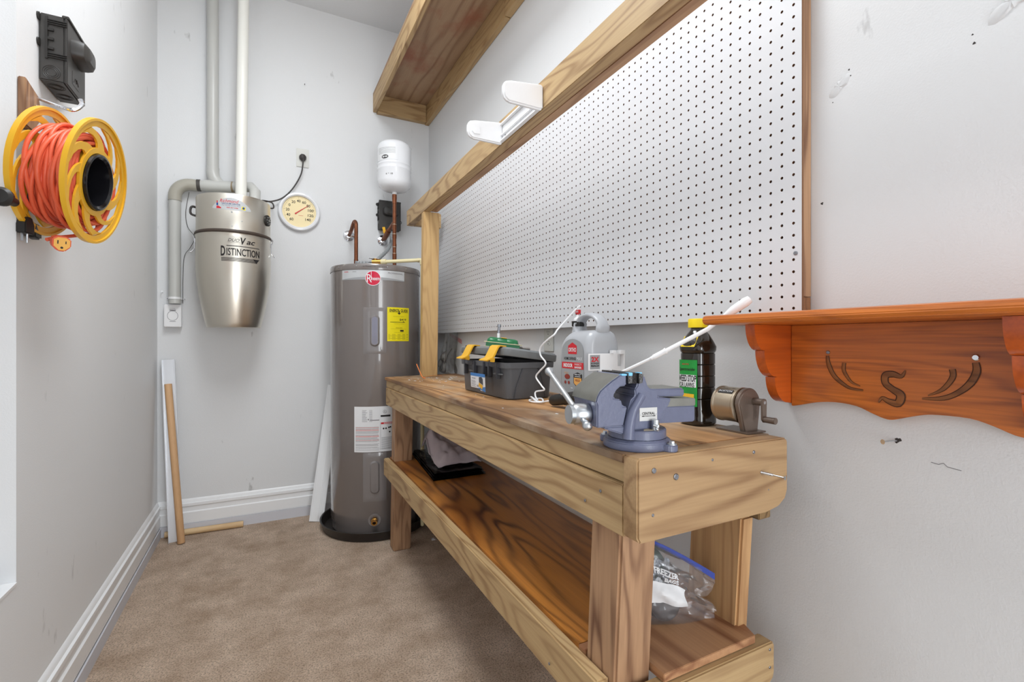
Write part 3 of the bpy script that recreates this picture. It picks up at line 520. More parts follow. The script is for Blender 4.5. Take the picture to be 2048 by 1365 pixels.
# ------------------------------------------------------------------ black outdoor outlet boxes
def outlet_box(f, wd, h, dp, label, name='weatherproof_outlet_box'):
    """f: x across the cover, y up, z out of the wall"""
    r = root(name, f(0, 0, 0), label, 'outlet box')
    b = MB(); b.prism([(0, 0), (wd, 0), (wd, h * .96), (wd * .9, h), (0, h)], .002, dp - .006, f); part('back_box', b, M['boxblk'], r, .003)
    b = MB(); b.box(-.001, wd + .001, -.001, h + .001, dp - .0055, dp, f); b.box(-.001, wd + .002, h - .004, h + .004, dp - .012, dp + .003, f); part('cover', b, M['boxblk'], r, .0015)
    # bulged weather lens
    b = MB(); n = 24; vs = []; cx, cy, a_, b_ = wd * .52, h * .64, wd * .36, h * .17
    for rr, z in ((1, 0), (.97, .014), (.88, .026), (.62, .033), (1e-3, .034)):
        for i in range(n):
            t = 2 * PI * i / n; c_, s_ = math.cos(t), math.sin(t)
            vs.append(f(cx + a_ * rr * math.copysign(abs(c_) ** .5, c_), cy + b_ * rr * math.copysign(abs(s_) ** .6, s_), dp + z))
    b.add(vs, [(j * n + i, j * n + (i + 1) % n, (j + 1) * n + (i + 1) % n, (j + 1) * n + i) for j in range(4) for i in range(n)]); part('cover_bulge', b, M['boxblk'], r)
    b = MB()
    for k in range(3): b.box(-.0045, -.0005, h * (.90 - .03 * k), h * (.912 - .03 * k), .018, dp - .001, f)
    for k in range(3): b.box(-.0045, -.0005, h * (.34 + .03 * k), h * (.352 + .03 * k), .018, dp - .001, f)
    for k in range(3): b.box(-.006, -.0005, h * (.46 + .14 * k), h * (.50 + .14 * k), .020, .032, f)
    b.box(-.004, -.0005, h * .32, h * .95, .0145, .020, f); part('hinge', b, M['black'], r, .0006)
    b = MB(); c = [f(wd + .001 + .006 * math.sin(t), h * .30 + .008 * math.cos(t), dp - .006) for t in [PI * k / 10 for k in range(11)]]; b.tube(c, .0018, 6); part('padlock_loop', b, M['black'], r)
    for (cx, cz, g) in ((dp * .45, h * .13, lambda x, y, z: f(-z, y, x)), ):
        b = MB()
        for rr in (.010, .014, .018): b.tube([g(cx + rr * math.cos(t), cz + rr * math.sin(t), .0) for t in [2 * PI * k / 24 for k in range(24)]], .0009, 5, closed=True)
        part('knockout', b, M['black'], r)
    for cx in (wd * .25, wd * .68):
        b = MB()
        for rr in (.010, .014, .018): b.tube([f(cx + rr * math.cos(t), 0.0, dp * .45 + rr * math.sin(t)) for t in [2 * PI * k / 24 for k in range(24)]], .0009, 5, closed=True)
        part('knockout', b, M['black'], r)
    b = MB(); b.box(wd * .25, wd * .62, h * .10, h * .30, dp, dp + .0006, f); part('raised_emblem', b, M['boxblk'], r)
    b = MB(); P = [f(wd * (.32 + .25 * t), h * (.15 + .08 * math.sin(3 * t)), dp + .001) for t in [k / 8 for k in range(9)]]; b.tube(P, .0009, 5)
    b.tube([f(wd * .40, h * .23, dp + .001), f(wd * .46, h * .17, dp + .001), f(wd * .50, h * .24, dp + .001)], .0008, 5); part('emblem_lines', b, M['black'], r)
    for cy in (h * .93, h * .55): b = MB(); b.lathe([(.010, 0), (.010, .004), (1e-4, .0045)], 16, lambda x, y, z: f(-.002 + x, cy + y, z)); part('mounting_ear', b, M['black'], r)
    return r
fLW = F((XL, 0, 0), (0, 1, 0), (0, 0, 1), (1, 0, 0))       # left wall: x = Y, y = Z, out = +X
outlet_box(lambda x, y, z: fLW(1.676 + x, 1.765 + y, z), .138, .176, .059, 'weathered black outlet box high on the left wall, above the yellow cord reel')
fBW = F((0, YB, 0), (1, 0, 0), (0, 0, 1), (0, -1, 0))      # back wall: x = X, y = Z, out = -Y
outlet_box(lambda x, y, z: fBW(.664 + x, 1.815 + y, z), .140, .185, .055, 'black outlet box on the back wall, behind the copper pipe of the water heater')
# ------------------------------------------------------------------ cord reel
phi = R_(8); ex = V((math.sin(phi), math.cos(phi), 0)); en = V((math.cos(phi), -math.sin(phi), 0))
RC = V((-.386, 1.592, 1.490)); ey = (V((0, 0, 1)) + en * .13).normalized(); en2 = ex.cross(ey).normalized()
fRl = F(RC, ex, ey, en2)      # z=0 outer face of the front flange, wall side is negative z
r = root('cord_reel', RC, 'yellow plastic cord reel wound with orange extension cord, hanging on the left wall', 'cord reel')
def flange(z0, z1, RR=.156):
    b = MB()
    def ring(ra, rb, za, zb): b.lathe([(ra, za), (rb, za), (rb, zb), (ra, zb), (ra, za)], 56, fRl, cap=False)
    ring(RR - .019, RR, z0, z1 + .001); ring(RR - .005, RR + .001, z0 - .001, z1 + .005); ring(.0725, .086, z0, z1 + .001)
    for k in range(9):
        a = 2 * PI * k / 9 + .2; big = k % 3 != 1; wd = .015 if big else .010; L_ = []; Rr = []
        for i in range(7):
            t = i / 6; rr = .078 + (RR - .02 - .078) * t; aa = a + .55 * t * t + .1 * t; ww = wd * (1 + .6 * abs(2 * t - 1) ** 3)
            L_.append((rr * math.cos(aa + ww / rr), rr * math.sin(aa + ww / rr))); Rr.append((rr * math.cos(aa - ww / rr), rr * math.sin(aa - ww / rr)))
        for i in range(6): b.prism([L_[i], L_[i + 1], Rr[i + 1], Rr[i]], z0, z1, fRl)
    return b
part('front_flange', flange(-.005, 0), M['yellow'], r)
part('back_flange', flange(-.104, -.099), M['yellow'], r)
b = MB(); b.lathe([(.0715, .0015), (.071, .007), (.066, .008), (.060, .003), (.056, -.02), (.052, -.085), (1e-4, -.087)], 40, fRl, cap=False); part('hub_cup', b, M['blackg'], r)
b = MB(); b.lathe([(.074, -.099), (.074, -.006), (.072, -.006), (.072, -.099), (.074, -.099)], 32, fRl, cap=False); part('drum', b, M['yellow'], r)
random.seed(11); cordparts = []
b = MB()
for k in range(46):
    layer = k % 4; z = -.012 - .078 * random.random(); rr = .084 + layer * .0095 + random.random() * .006; tilt = (random.random() - .5) * .14; ph = random.random() * 6; ecc = .004 * random.random() * (1 + layer)
    pts = []
    for i in range(48):
        a = 2 * PI * i / 48; q = rr + ecc * math.sin(2 * a + ph); zz = min(-.0105, max(-.093, z + tilt * rr * math.sin(a + ph) + .004 * math.sin(3 * a + ph)))
        pts.append(fRl(q * math.cos(a), q * math.sin(a), zz))
    b.tube(pts, .0049, 8, closed=True)
cord = part('extension_cord', b, M['cord'], r, ang=1.2)
b = MB(); b.tube(smooth_path([fRl(.10, -.07, -.03), fRl(.092, -.115, -.025), fRl(.03, -.140, -.035), fRl(-.02, -.158, -.048), fRl(-.050, -.172, -.058)], 6), .0045, 8); part('cord_end', b, M['cord'], r)
# connector with its pale face and slots, at the bottom
pc = V((-.432, 1.512, 1.312)); cz = V((.42, -.86, -.25)).normalized(); cx = cz.cross(V((0, 0, 1))).normalized() * -1; cy = cz.cross(cx).normalized()
if cy.z < 0: cy = -cy; cx = -cx
fc = F(pc, cx, cy, cz)
b = MB(); b.prism([(-.017, .012), (-.017, -.006), (-.006, -.018), (.006, -.018), (.017, -.006), (.017, .012), (.008, .018), (-.008, .018)], -.028, 0, fc); cn = part('connector', b, M['cord'], r, .002)
b = MB(); b.prism([(-.0145, .010), (-.0145, -.005), (-.005, -.015), (.005, -.015), (.0145, -.005), (.0145, .010), (.007, .0155), (-.007, .0155)], .0, .0012, fc); part('connector_face', b, M['plugface'], cn)
b = MB(); b.box(-.0085, -.0062, .0, .0085, .0008, .0016, fc); b.box(.0060, .0080, .0012, .0075, .0008, .0016, fc); b.lathe([(.0027, .0008), (.0027, .0016)], 10, lambda x, y, z: fc(x, y - .0085, z)); part('slots', b, M['black'], cn)
# hook board with chrome hooks that hold the reel
r = root('hook_board', (XL, 1.64, 1.68), 'short brown board fixed to the left wall behind the cord reel, its chrome hooks showing', 'hook board')
b = MB(); b.prism([(1.556, 1.60), (1.60, 1.60), (1.655, 1.655), (1.63, 1.70), (1.556, 1.715)], .001, .016, fLW); part('board', b, M['legwood'], r, .002)
def hook(y, z, s=1.0, L=.045):
    b = MB(); b.lathe([(.010 * s, 0), (.008 * s, .004), (.004 * s, .006)], 12, lambda a, c, d: fLW(y + a, z + c, d + .001))
    b.tube(smooth_path([fLW(y, z, .003), fLW(y + .004, z - .010 * s, L * .55), fLW(y + .006, z - .012 * s, L * .85), fLW(y + .008, z + .002, L * 1.02), fLW(y + .008, z + .012 * s, L)], 6), lambda t: (.0028 + .0022 * t) * s, 8)
    return b
part('hook', hook(1.632, 1.700, 1.3, .095), M['chrome'], r); part('hook', hook(1.60, 1.655, 1.1, .02), M['chrome'], r)
b = hook(1.88, 1.600, 1.2, .05); single('wall_hook', b, M['chrome'], 'smaller chrome hook on the left wall, seen through the right side of the yellow reel', 'hook', (XL, 1.88, 1.6))
b = hook(1.93, 1.545, 1.4, .06); single('wall_hook', b, M['chrome'], 'larger chrome hook just right of the yellow reel on the left wall', 'hook', (XL, 1.93, 1.545))
# black power plug with prongs hanging behind the reel, and a black knob
r = root('power_plug', (-.50, 1.50, 1.35), 'black three-prong power plug hanging below the left side of the cord reel', 'plug')
fp = F((-.512, 1.553, 1.355), V((.2, .98, 0)).normalized(), (0, 0, 1), V((.98, -.2, 0)).normalized())
b = MB(); b.prism([(-.016, -.018), (.016, -.018), (.016, .004), (.008, .022), (-.008, .022), (-.016, .004)], -.008, .012, fp); part('plug_body', b, M['black'], r, .002)
b = MB(); b.box(-.012, -.006, -.036, -.018, .000, .0015, fp); b.box(.006, .012, -.036, -.018, .000, .0015, fp); b.cyl(fp(0, -.018, .006), fp(0, -.040, .006), .0022); part('prongs', b, M['zinc'], r)
b = MB(); b.tube(smooth_path([fp(0, .02, 0), fp(.004, .05, .004), fp(.02, .10, .002), fp(.035, .15, .003), fp(.06, .19, 0)], 6), .004, 8); part('cord', b, M['black'], r)
b = MB(); fk = F((XL, 1.545, 1.468), (0, 1, 0), (0, 0, 1), V((.9, -.44, 0)).normalized())
kz = V((-.60, -.80, 0)).normalized(); kz = V((-.08, -.997, 0)).normalized(); fk = F((-.512, 1.488, 1.398), V((.997, -.08, 0)).normalized(), (0, 0, 1), kz)
b.lathe([(.010, -.01), (.010, .010), (.013, .018), (.020, .030), (.021, .040), (.015, .046), (1e-4, .048)], 24, fk)
single('door_stop', b, M['black'], 'flared black rubber stop sticking out left of the cord reel', 'door stop', (-.497, 1.492, 1.402))
b = MB(); b.box(XL + .002, XL + .024, 1.585, 1.625, 1.335, 1.372); single('cord_adapter', b, M['black'], 'black cord adapter half hidden behind the lower edge of the cord reel', 'adapter', (XL, 1.62, 1.32), .004)
# blue piece on the window sill
r = root('sill_clamp', (-.555, 1.50, .507), 'small dusty blue plastic piece on a white bracket on the window sill', 'clamp')
b = MB(); b.prism([(-.62, .535), (-.560, .535), (-.5525, .531), (-.5505, .513), (-.565, .511), (-.62, .508)], 1.495, 1.530, lambda x, y, z: V((x, z, y))); part('blue_block', b, M['blueblk'], r, .002)
b = MB(); b.box(-.62, -.562, 1.48, 1.52, .5065, .507 + .003); part('bracket', b, M['white'], r)

# ------------------------------------------------------------------ central vacuum
VC = (-.149, 3.017)
r = root('central_vacuum', (VC[0], VC[1], 1.152), 'stainless steel central vacuum canister hanging on the back wall', 'vacuum canister')
fv = F((*VC, 0), (1, 0, 0), (0, 1, 0), (0, 0, 1))
b = MB(); b.lathe([(.1755, 1.655), (.1762, 1.66), (.1762, 1.832), (.1740, 1.838), (.168, 1.840), (1e-4, 1.842)], 96, fv, cap=False); part('motor_housing', b, M['steel'], r)
b = MB(); b.lathe([(.1815, 1.638), (.184, 1.645), (.1815, 1.652), (.176, 1.655), (.174, 1.640), (.1815, 1.638)], 96, fv, cap=False); part('gasket', b, M['gasket'], r)
prof = [(1e-4, 1.153), (.128, 1.153), (.1296, 1.156)] + [(.1296 + .0485 * math.sin(min(1, (z - 1.156) / .35) * PI / 2) ** .95, z) for z in [1.156 + .02 * k for k in range(1, 24)]] + [(.1782, 1.630), (.1805, 1.636), (.178, 1.640)]
b = MB(); b.lathe(prof, 96, fv, cap=False); part('dust_canister', b, M['steel'], r)
f = cylf(*VC, .1785, -96, 0)
def deg(a, Rr=.1785): return R_(a + 96) * Rr
b = MB()
b2 = MB(); x0, x1 = deg(-106), deg(-47)
add_text(b, 'ISTINCTION', x1 - x0 - .024, .038, f, (x0 + x1) / 2 + .012, 1.538, bold=.015, depth=.0006)
add_text(b, 'D', .020, .052, f, x0 + .008, 1.541, bold=.03, depth=.0007)
rect(b, f, x0 + .024, x1, 1.567, 1.5705, .0006, 12)
for k in range(7): rect(b, f, x0, x1 - .034 + .0035 * k, 1.5075 - .0030 * k, 1.5090 - .0030 * k, .0006, 12)
b.add([f(x1 - .036, 1.510, .0006), f(x1, 1.510, .0006), f(x1 - .018, 1.488, .0006)], [(0, 2, 1)])
add_text(b, 'DUO', .052, .015, f, deg(-88), 1.599, bold=.0, shear=.35, depth=.0006); rect(b, f, deg(-97), deg(-78), 1.587, 1.588, .0006, 6)
add_text(b, 'V', .026, .036, f, deg(-74), 1.597, bold=.03, shear=.2, depth=.0007); add_text(b, 'ac', .044, .019, f, deg(-62), 1.592, bold=.02, shear=.3, depth=.0006)
part('printed_logo', b, M['blacktext'], r)
f2 = cylf(*VC, .1762, -92, 0)
def d2(a): return R_(a + 92) * .1762
b = MB(); n = 24; x0, x1, xm = d2(-120), d2(-62), d2(-91)
up = [(x0 + (x1 - x0) * i / n, 1.765 + .050 * math.sin(PI * i / n) ** .8) for i in range(n + 1)]; lo = [(x0 + (x1 - x0) * i / n, 1.757 - .006 * math.sin(PI * i / n) ) for i in range(n + 1)]
b.add([f2(x, y, .0004) for x, y in lo + up], [(i, i + 1, n + 2 + i, n + 1 + i) for i in range(n)]); dl = part('dealer_sticker', b, M['silverlab'], r)
b = MB(); add_text(b, 'Richmond', .085, .017, f2, -.008, 1.797, bold=.005, shear=.3, depth=.0008); add_text(b, '1800 457 5588', .052, .006, f2, .006, 1.7635, bold=.015, depth=.0008)
part('red_lettering', b, M['redtext'], dl)
b = MB(); add_text(b, 'VACUUM CENTER', .085, .0075, f2, 0, 1.783, bold=.02, depth=.0008); add_text(b, 'The Wholly Service Shop', .085, .005, f2, 0, 1.7735, depth=.0008); part('blue_lettering', b, plain('navy_ink', (60, 80, 130), .6), dl)
b = MB(); b.prism([(.047, 1.760), (.066, 1.758), (.066, 1.775), (.049, 1.777)], .0006, .0009, f2); part('yellow_logo', b, M['yellowlab'], dl)
b = MB(); b.lathe([(.006, .001), (.006, .0012)], 12, lambda x, y, z: f2(x + .057, y + 1.768, z)); b.prism([(-.066, 1.772), (-.058, 1.772), (-.058, 1.785), (-.066, 1.785)], .0008, .0012, f2); part('blue_logo', b, plain('navy_logo', (40, 70, 140), .5), dl)
b = MB(); b.prism([(-.066, 1.757), (-.044, 1.757), (-.044, 1.762), (-.058, 1.770), (-.066, 1.768)], .0008, .0012, f2); b.prism([(-.065, 1.785), (-.060, 1.785), (-.060, 1.796), (-.065, 1.796)], .0008, .0012, f2); part('red_logo', b, M['redtext'], dl)
for a, z, q in ((-90.8, 1.742, .004), (-90.4, 1.670, .003), (-76, 1.70, .003)): screw_head(cylf(*VC, .1762, a, z), 0, 0, q, 'rivet', r, M['zinc'])
fg = cylf(*VC, .1762, -25, 1.738)
b = MB(); b.lathe([(.030, 0), (.030, .006), (.026, .009), (1e-4, .010)], 28, fg, cap=False); g_ = part('relief_vent', b, M['black'], r)
b = MB(); b.lathe([(.006, .0105), (1e-4, .012)], 12, fg, cap=False)
for k in range(8):
    a = 2 * PI * k / 8; b.ball(fg(.018 * math.cos(a), .018 * math.sin(a), .0095), .0022, 6)
part('vent_rivets', b, M['zinc'], g_)
for a in (-176, -7):
    fl = cylf(*VC, .179, a, 1.60)
    b = MB(); b.box(-.008, .008, -.002, .020, 0, .004, fl); b.tube([fl(-.006, .018, .004), fl(-.007, .040, .010), fl(0, .048, .009), fl(.007, .040, .010), fl(.006, .018, .004)], .0015, 6)
    b.box(-.005, .005, -.035, .0, .002, .0045, fl); b.tube([fl(0, -.035, .004), fl(0, -.05, .014), fl(0, -.052, .022)], .0028, 6); part('latch', b, M['chrome'], r)
b = MB(); b.tube(smooth_path([V((-.315, 3.10, 1.80)), V((-.345, 3.06, 1.80)), V((-.352, 3.04, 1.775)), V((-.345, 3.02, 1.75)), V((-.32, 3.02, 1.742))], 6), .006, 8); part('carry_handle', b, M['cord_blk'], r)
# power cord to the wall outlet
b = MB(); b.tube(smooth_path([V((.02, 3.10, 1.845)), V((-.02, 3.16, 1.90)), V((.035, 3.19, 1.905)), V((.045, 3.17, 1.87)), V((.02, 3.14, 1.86)), V((-.02, 3.17, 1.895)), V((.04, 3.195, 1.915)), V((.094, 3.205, 1.945)), V((.150, 3.21, 2.01)), V((.195, 3.205, 2.10)), V((.207, 3.195, 2.17)), V((.207, 3.19, 2.20))], 7), .0042, 8); pcd = part('power_cord', b, M['cord_blk'], r)
b = MB(); b.lathe([(.019, 0), (.021, .012), (.017, .024), (.008, .030), (1e-4, .031)], 20, lambda x, y, z: fBW(.207 + x, 2.213 + y, z + .006)); part('plug', b, M['cord_blk'], pcd)
# ------------------------------------------------------------------ wall outlets
def wall_plate(f, w_, h, label, name='wall_outlet', duplex=True):
    r = root(name, f(0, 0, 0), label, 'outlet')
    b = MB(); b.box(-w_ / 2, w_ / 2, -h / 2, h / 2, .0005, .005, f); part('plate', b, M['ivory'], r, .0025)
    for s in (-1, 1):
        b = MB(); b.prism([(.017 * math.cos(t) , s * .0195 + max(-.0125, min(.0125, .017 * math.sin(t)))) for t in [2 * PI * k / 20 for k in range(20)]], .005, .0062, f); o = part('receptacle', b, M['ivory'], r)
        b = MB(); b.box(-.0075, -.0055, s * .0195 - .001, s * .0195 + .007, .0060, .0066, f); b.box(.0055, .0075, s * .0195 - .001, s * .0195 + .006, .0060, .0066, f); b.lathe([(.0024, .006), (.0024, .0066)], 10, lambda x, y, z: f(x, y + s * .0195 - .007, z)); part('slots', b, M['black'], o)
    screw_head(f, 0, 0, .003, 'screw', r)
    for zz in (-.0215, .0, .0): pass
    return r
r1 = wall_plate(lambda x, y, z: fBW(.207 + x, 2.2135 + y, z), .072, .115, 'ivory outlet on the back wall with the dark cord plugged in')
r2 = wall_plate(lambda x, y, z: fR(-1.640 + x, 1.095 + y, z), .072, .115, 'white outlet plate on the right wall, just under the pegboard behind the toolbox')
# ------------------------------------------------------------------ vacuum pipes
r = root('vacuum_pipe', (-.44, 3.18, 1.35), 'grey vacuum tubing with elbow and tee on the back wall left of the canister', 'pipe')
yp = 3.185
b = MB(); b.cyl((-.440, yp, 1.285), (-.440, yp, 1.865), .0285, n=28); part('lower_pipe', b, M['pvcg'], r)
b = MB(); b.tube([V((-.440, yp, 1.85)), V((-.440, yp, 1.875))] + [V((-.365 - .075 * math.cos(t), yp, 1.875 + .075 * math.sin(t))) for t in [PI / 2 * k / 10 for k in range(11)]] + [V((-.335, yp, 1.95))], .0315, 28); part('elbow', b, M['pvct'], r)
b = MB(); b.tube([V((-.345, yp, 1.9505)), V((-.16, 3.155, 1.9595)), V((-.07, 3.10, 1.955)), V((-.05, 3.06, 1.92)), V((-.05, 3.04, 1.845))], .0285, 28); part('cross_pipe', b, M['pvcg'], r)
b = MB(); b.cyl((-.338, yp - .001, 1.9508), (-.320, yp - .002, 1.9516), .0322, n=28); part('rubber_band', b, M['pvcband'], r)
b = MB(); b.tube([V((-.262, 3.183, 2.06)), V((-.262, 3.183, 2.03)), V((-.255, 3.180, 2.00)), V((-.235, 3.176, 1.972)), V((-.215, 3.17, 1.96))], .0318, 28); b.cyl((-.30, 3.178, 1.953), (-.17, 3.160, 1.9585), .0318, n=28); part('tee_fitting', b, M['pvcg'], r)
b = MB(); b.cyl((-.262, 3.183, 2.03), (-.262, 3.183, ZC - .001), .0290, n=28); part('riser_pipe', b, M['pvcg'], r)
b = MB(); b.cyl((-.172, 3.160, 1.9585), (-.155, 3.154, 1.9592), .0300, n=28); part('primer_stained_end', b, M['pvcend'], r)
b = MB(); b.lathe([(.0285, -.006), (.0305, -.006), (.0305, .006), (.0285, .006), (.0285, -.006)], 24, F((-.440, yp, 1.315), (1, 0, 0), (0, 1, 0), (0, 0, 1)), cap=False); b.box(-.485, -.395, YB - .003, YB - .0005, 1.309, 1.321); b.box(-.471, -.409, yp + .02, YB - .003, 1.309, 1.321); st_ = part('strap', b, M['white'], r)
for x in (-.480, -.400): screw_head(F((x, YB - .003, 1.315), (1, 0, 0), (0, 0, 1), (0, -1, 0)), 0, 0, .003, 'screw', st_)
r = root('exhaust_pipe', (-.10, 3.12, 1.85), 'glossy white pipe running from the vacuum canister top up to the ceiling', 'pipe')
b = MB(); b.cyl((-.118, 3.03, 1.838), (-.105, 3.075, ZC - .001), .0278, n=32); part('pipe', b, M['pvcw'], r)
b = MB(); b.tube(smooth_path([V((-.378, 3.215, 1.915)), V((-.395, 3.225, 1.80)), V((-.385, 3.225, 1.72)), V((-.352, 3.20, 1.67)), V((-.352, 3.19, 1.64)), V((-.375, 3.215, 1.60)), V((-.402, 3.225, 1.55)), V((-.408, 3.225, 1.42)), V((-.408, 3.225, 1.29))], 6), .0014, 6)
single('thin_cable', b, M['cord_blk'], 'thin dark low-voltage cable looping down beside the grey vacuum tubing', 'cable', (-.4, 3.22, 1.3))
r = root('vacuum_inlet', (-.451, YB, 1.219), 'white square vacuum inlet plate on the back wall at the foot of the tubing', 'inlet plate')
fi = lambda x, y, z: fBW(-.451 + x, 1.219 + y, z)
b = MB(); b.box(-.039, .039, -.062, .062, .001, .040, fi); part('surface_box', b, M['white'], r, .003)
b = MB(); b.tube([fi(.024 * math.cos(t), .024 * math.sin(t) * 1.1, .0405) for t in [2 * PI * k / 32 for k in range(32)]], .0009, 5, closed=True); b.box(-.014, .014, -.033, -.031, .0395, .041, fi); b.box(-.014, .014, .028, .033, .0395, .0415, fi); part('inlet_lid', b, M['greytext'], r)
for y in (-.050, .050): screw_head(fi, 0, y, .0025, 'screw', r)
for z in (-.0, ): b = MB(); add_text(b, 'DUOVAC', .026, .005, fi, 0, .040, depth=.0403); part('lettering', b, M['greytext'], r)
b = MB(); b.lathe([(.006, 0), (.005, .004), (1e-4, .005)], 12, lambda x, y, z: fBW(-.505 + x, 1.352 + y, z + .0005)); b.tube([fBW(-.505, 1.352, .004), fBW(-.508, 1.345, .014), fBW(-.502, 1.338, .020)], .0018, 6); single('cup_hook', b, M['white'], 'tiny painted hook on the back wall left of the grey tubing', 'hook', (-.505, YB, 1.352))
b = MB(); b.cyl((.219, YB + .001, 2.675), (.219, YB - .012, 2.672), .0022, n=10); single('wall_nail', b, M['cord_blk'], 'small dark nail in the back wall high above the outlet', 'nail', (.219, YB, 2.675))
# ------------------------------------------------------------------ thermometer
r = root('wall_thermometer', (.188, YB, 1.876), 'round white wall thermometer with cream dial and red needle', 'thermometer')
ft = lambda x, y, z: fBW(.188 + x, 1.876 + y, z)
b = MB(); b.lathe([(.112, .001), (.118, .006), (.119, .018), (.113, .026), (.103, .028), (.096, .022), (.095, .015)], 64, ft, cap=False); part('rim', b, M['whitem'], r)
b = MB(); b.lathe([(.0965, .014), (1e-4, .0145)], 64, ft, cap=False); dl = part('dial', b, M['dial'], r)
nums = [-60, -40, -20, 0, 20, 40, 60, 80, 100, 120, 140]
b = MB()
for i, nmb in enumerate(nums):
    a = R_(225 - 27 * i + 3); tx = str(abs(nmb)); add_text(b, tx, .0105 * len(tx), .0165, ft, .066 * math.cos(a), .066 * math.sin(a), depth=.0152, bold=.01)
for k in range(51):
    a = R_(228 - 5.4 * k); c_, s_ = math.cos(a), math.sin(a); L_ = .006 if k % 5 == 0 else .003
    b.hexa([ft(rr * c_ - dd * s_, rr * s_ + dd * c_, zz) for zz in (.0148, .0153) for rr, dd in ((.088 - L_, -.0006), (.088, -.0006), (.088, .0006), (.088 - L_, .0006))])
part('numerals', b, M['blacktext'], dl)
b = MB(); a = R_(38); c_, s_ = math.cos(a), math.sin(a); fn = lambda x, y, z: ft(-.020 + x * c_ - y * s_, -.012 + x * s_ + y * c_, z)
b.prism([(-.006, -.0035), (.088, -.0008), (.088, .0008), (-.006, .0035)], .016, .0175, fn); part('needle', b, M['red'], r)
b = MB(); b.lathe([(.0045, .0145), (.0045, .018), (1e-4, .0185)], 16, lambda x, y, z: ft(x - .020, y - .012, z)); rect(b, ft, -.006, .022, -.0235, -.0220, .015); part('pivot', b, M['red'], r)
# ------------------------------------------------------------------ things standing on the carpet
def leanframe(foot, top, wide):      # x: width direction, y: up along the piece, z: toward the room
    foot = V(foot); top = V(top); ey_ = (top - foot).normalized(); z_ = V(wide).cross(ey_).normalized(); x_ = ey_.cross(z_)
    return F(foot, x_, ey_, z_), (top - foot).length
f, L_ = leanframe((-.425, 3.112, .002), (-.472, YB - .024, .977), (1, 0, 0))
b = MB(); b.prism([(-.030, 0), (.030, 0), (.030, .016), (.028, .016), (.028, .002), (-.028, .002), (-.028, .022), (-.030, .022)], 0, L_, lambda x, y, z: f(x, z, y)); single('metal_channel', b, M['alu'], 'tall silver metal channel leaning in the back left corner', 'metal channel', (-.42, 3.10, 0))
f, L_ = leanframe((-.396, 3.072, .003), (-.470, YB - .052, .845), (1, 0, 0))
b = MB(); b.lathe([(.0165, 0), (.0175, .002), (.0175, L_ - .002), (.0165, L_)], 24, lambda x, y, z: f(x, z, y)); single('wooden_dowel', b, M['dowel'], 'thick tan wooden dowel leaning in the channel in the back left corner', 'dowel', (-.39, 3.07, 0))
b = MB(); b.cyl((-.487, 3.200, .0175), (-.112, 3.188, .0175), .0165, n=24); single('wooden_dowel', b, M['dowelX'], 'pale wooden dowel lying on the carpet along the back skirting board', 'dowel', (-.3, 3.19, 0))
f, L_ = leanframe((.272, 3.075, .002), (.392, YB - .03, .80), (.95, -.3, 0))
b = MB(); b.box(-.040, .040, 0, L_, 0, .005, f)
for k in range(4): b.box(.004 + .009 * k, .0095 + .009 * k, 0, L_, .005, .0072, f)
b.box(-.040, -.034, 0, L_, .005, .008, f); single('ribbed_panel', b, M['trim'], 'narrow white ribbed strip leaning on the wall at the left of the water heater', 'trim strip', (.27, 3.07, 0), .0008)
b = MB(); b.prism([(0, 0), (.02, -.006), (.028, .004), (.016, .018), (.004, .014)], .001, .004, lambda x, y, z: V((.80 + x, 2.50 + y, z + .004 * math.sin(x * 150)))); single('paper_scrap', b, M['label'], 'tiny white scrap on the carpet under the workbench', 'scrap', (.81, 2.5, 0))
# ------------------------------------------------------------------ water heater
HC = (.589, 2.911); HR = .254
r = root('drain_pan', (*HC, 0), 'round black plastic drain pan under the grey water heater', 'drain pan')
b = MB(); b.lathe([(.285, .002), (.296, .004), (.309, .050), (.313, .054), (.311, .057), (.304, .055), (.290, .010), (1e-4, .008)], 72, F((*HC, 0), (1, 0, 0), (0, 1, 0), (0, 0, 1)), cap=False); part('pan', b, M['pan'], r)
r = root('water_heater', (*HC, .012), 'tall grey cylindrical water heater standing in the back corner', 'water heater')
fh = F((*HC, 0), (1, 0, 0), (0, 1, 0), (0, 0, 1))
b = MB(); b.lathe([(1e-4, .013), (.240, .013), (.247, .020), (.247, .060), (.254, .075), (.254, 1.472), (.250, 1.475)], 96, fh, cap=False); part('tank_jacket', b, M['heater'], r)
b = MB(); b.lathe([(.2565, 1.470), (.2575, 1.474), (.2575, 1.494), (.254, 1.502), (.246, 1.504), (1e-4, 1.512)], 96, fh, cap=False); part('top_lid', b, M['heater'], r)
for a in (-125, -88, -152, -62): screw_head(cylf(*HC, .2575, a, 1.488), 0, 0, .0032, 'screw', r, M['zinc'])
f = cylf(*HC, HR, -105, 0)
def dh(a): return R_(a + 105) * HR
b = MB(); rect(b, f, dh(-146), dh(-64.5), 1.414, 1.468, .0006, 30); nb = part('name_band', b, M['silverlab'], r)
b = MB(); n = 30; x0, x1 = dh(-146), dh(-64.5)
b.add([f(x0 + (x1 - x0) * i / n, 1.4143, .0009) for i in range(n + 1)] + [f(x0 + (x1 - x0) * i / n, 1.418 + .012 * math.sin(PI * i / n), .0009) for i in range(n + 1)], [(i, i + 1, n + 2 + i, n + 1 + i) for i in range(n)]); part('grey_arc', b, M['silverdark'], nb)
b = MB(); add_text(b, 'PROFESSIONAL', .090, .0090, f, dh(-77), 1.455, bold=.01, depth=.001); add_text(b, 'SERIES', .022, .005, f, dh(-128), 1.458, depth=.001); part('grey_lettering', b, M['greytext'], nb)
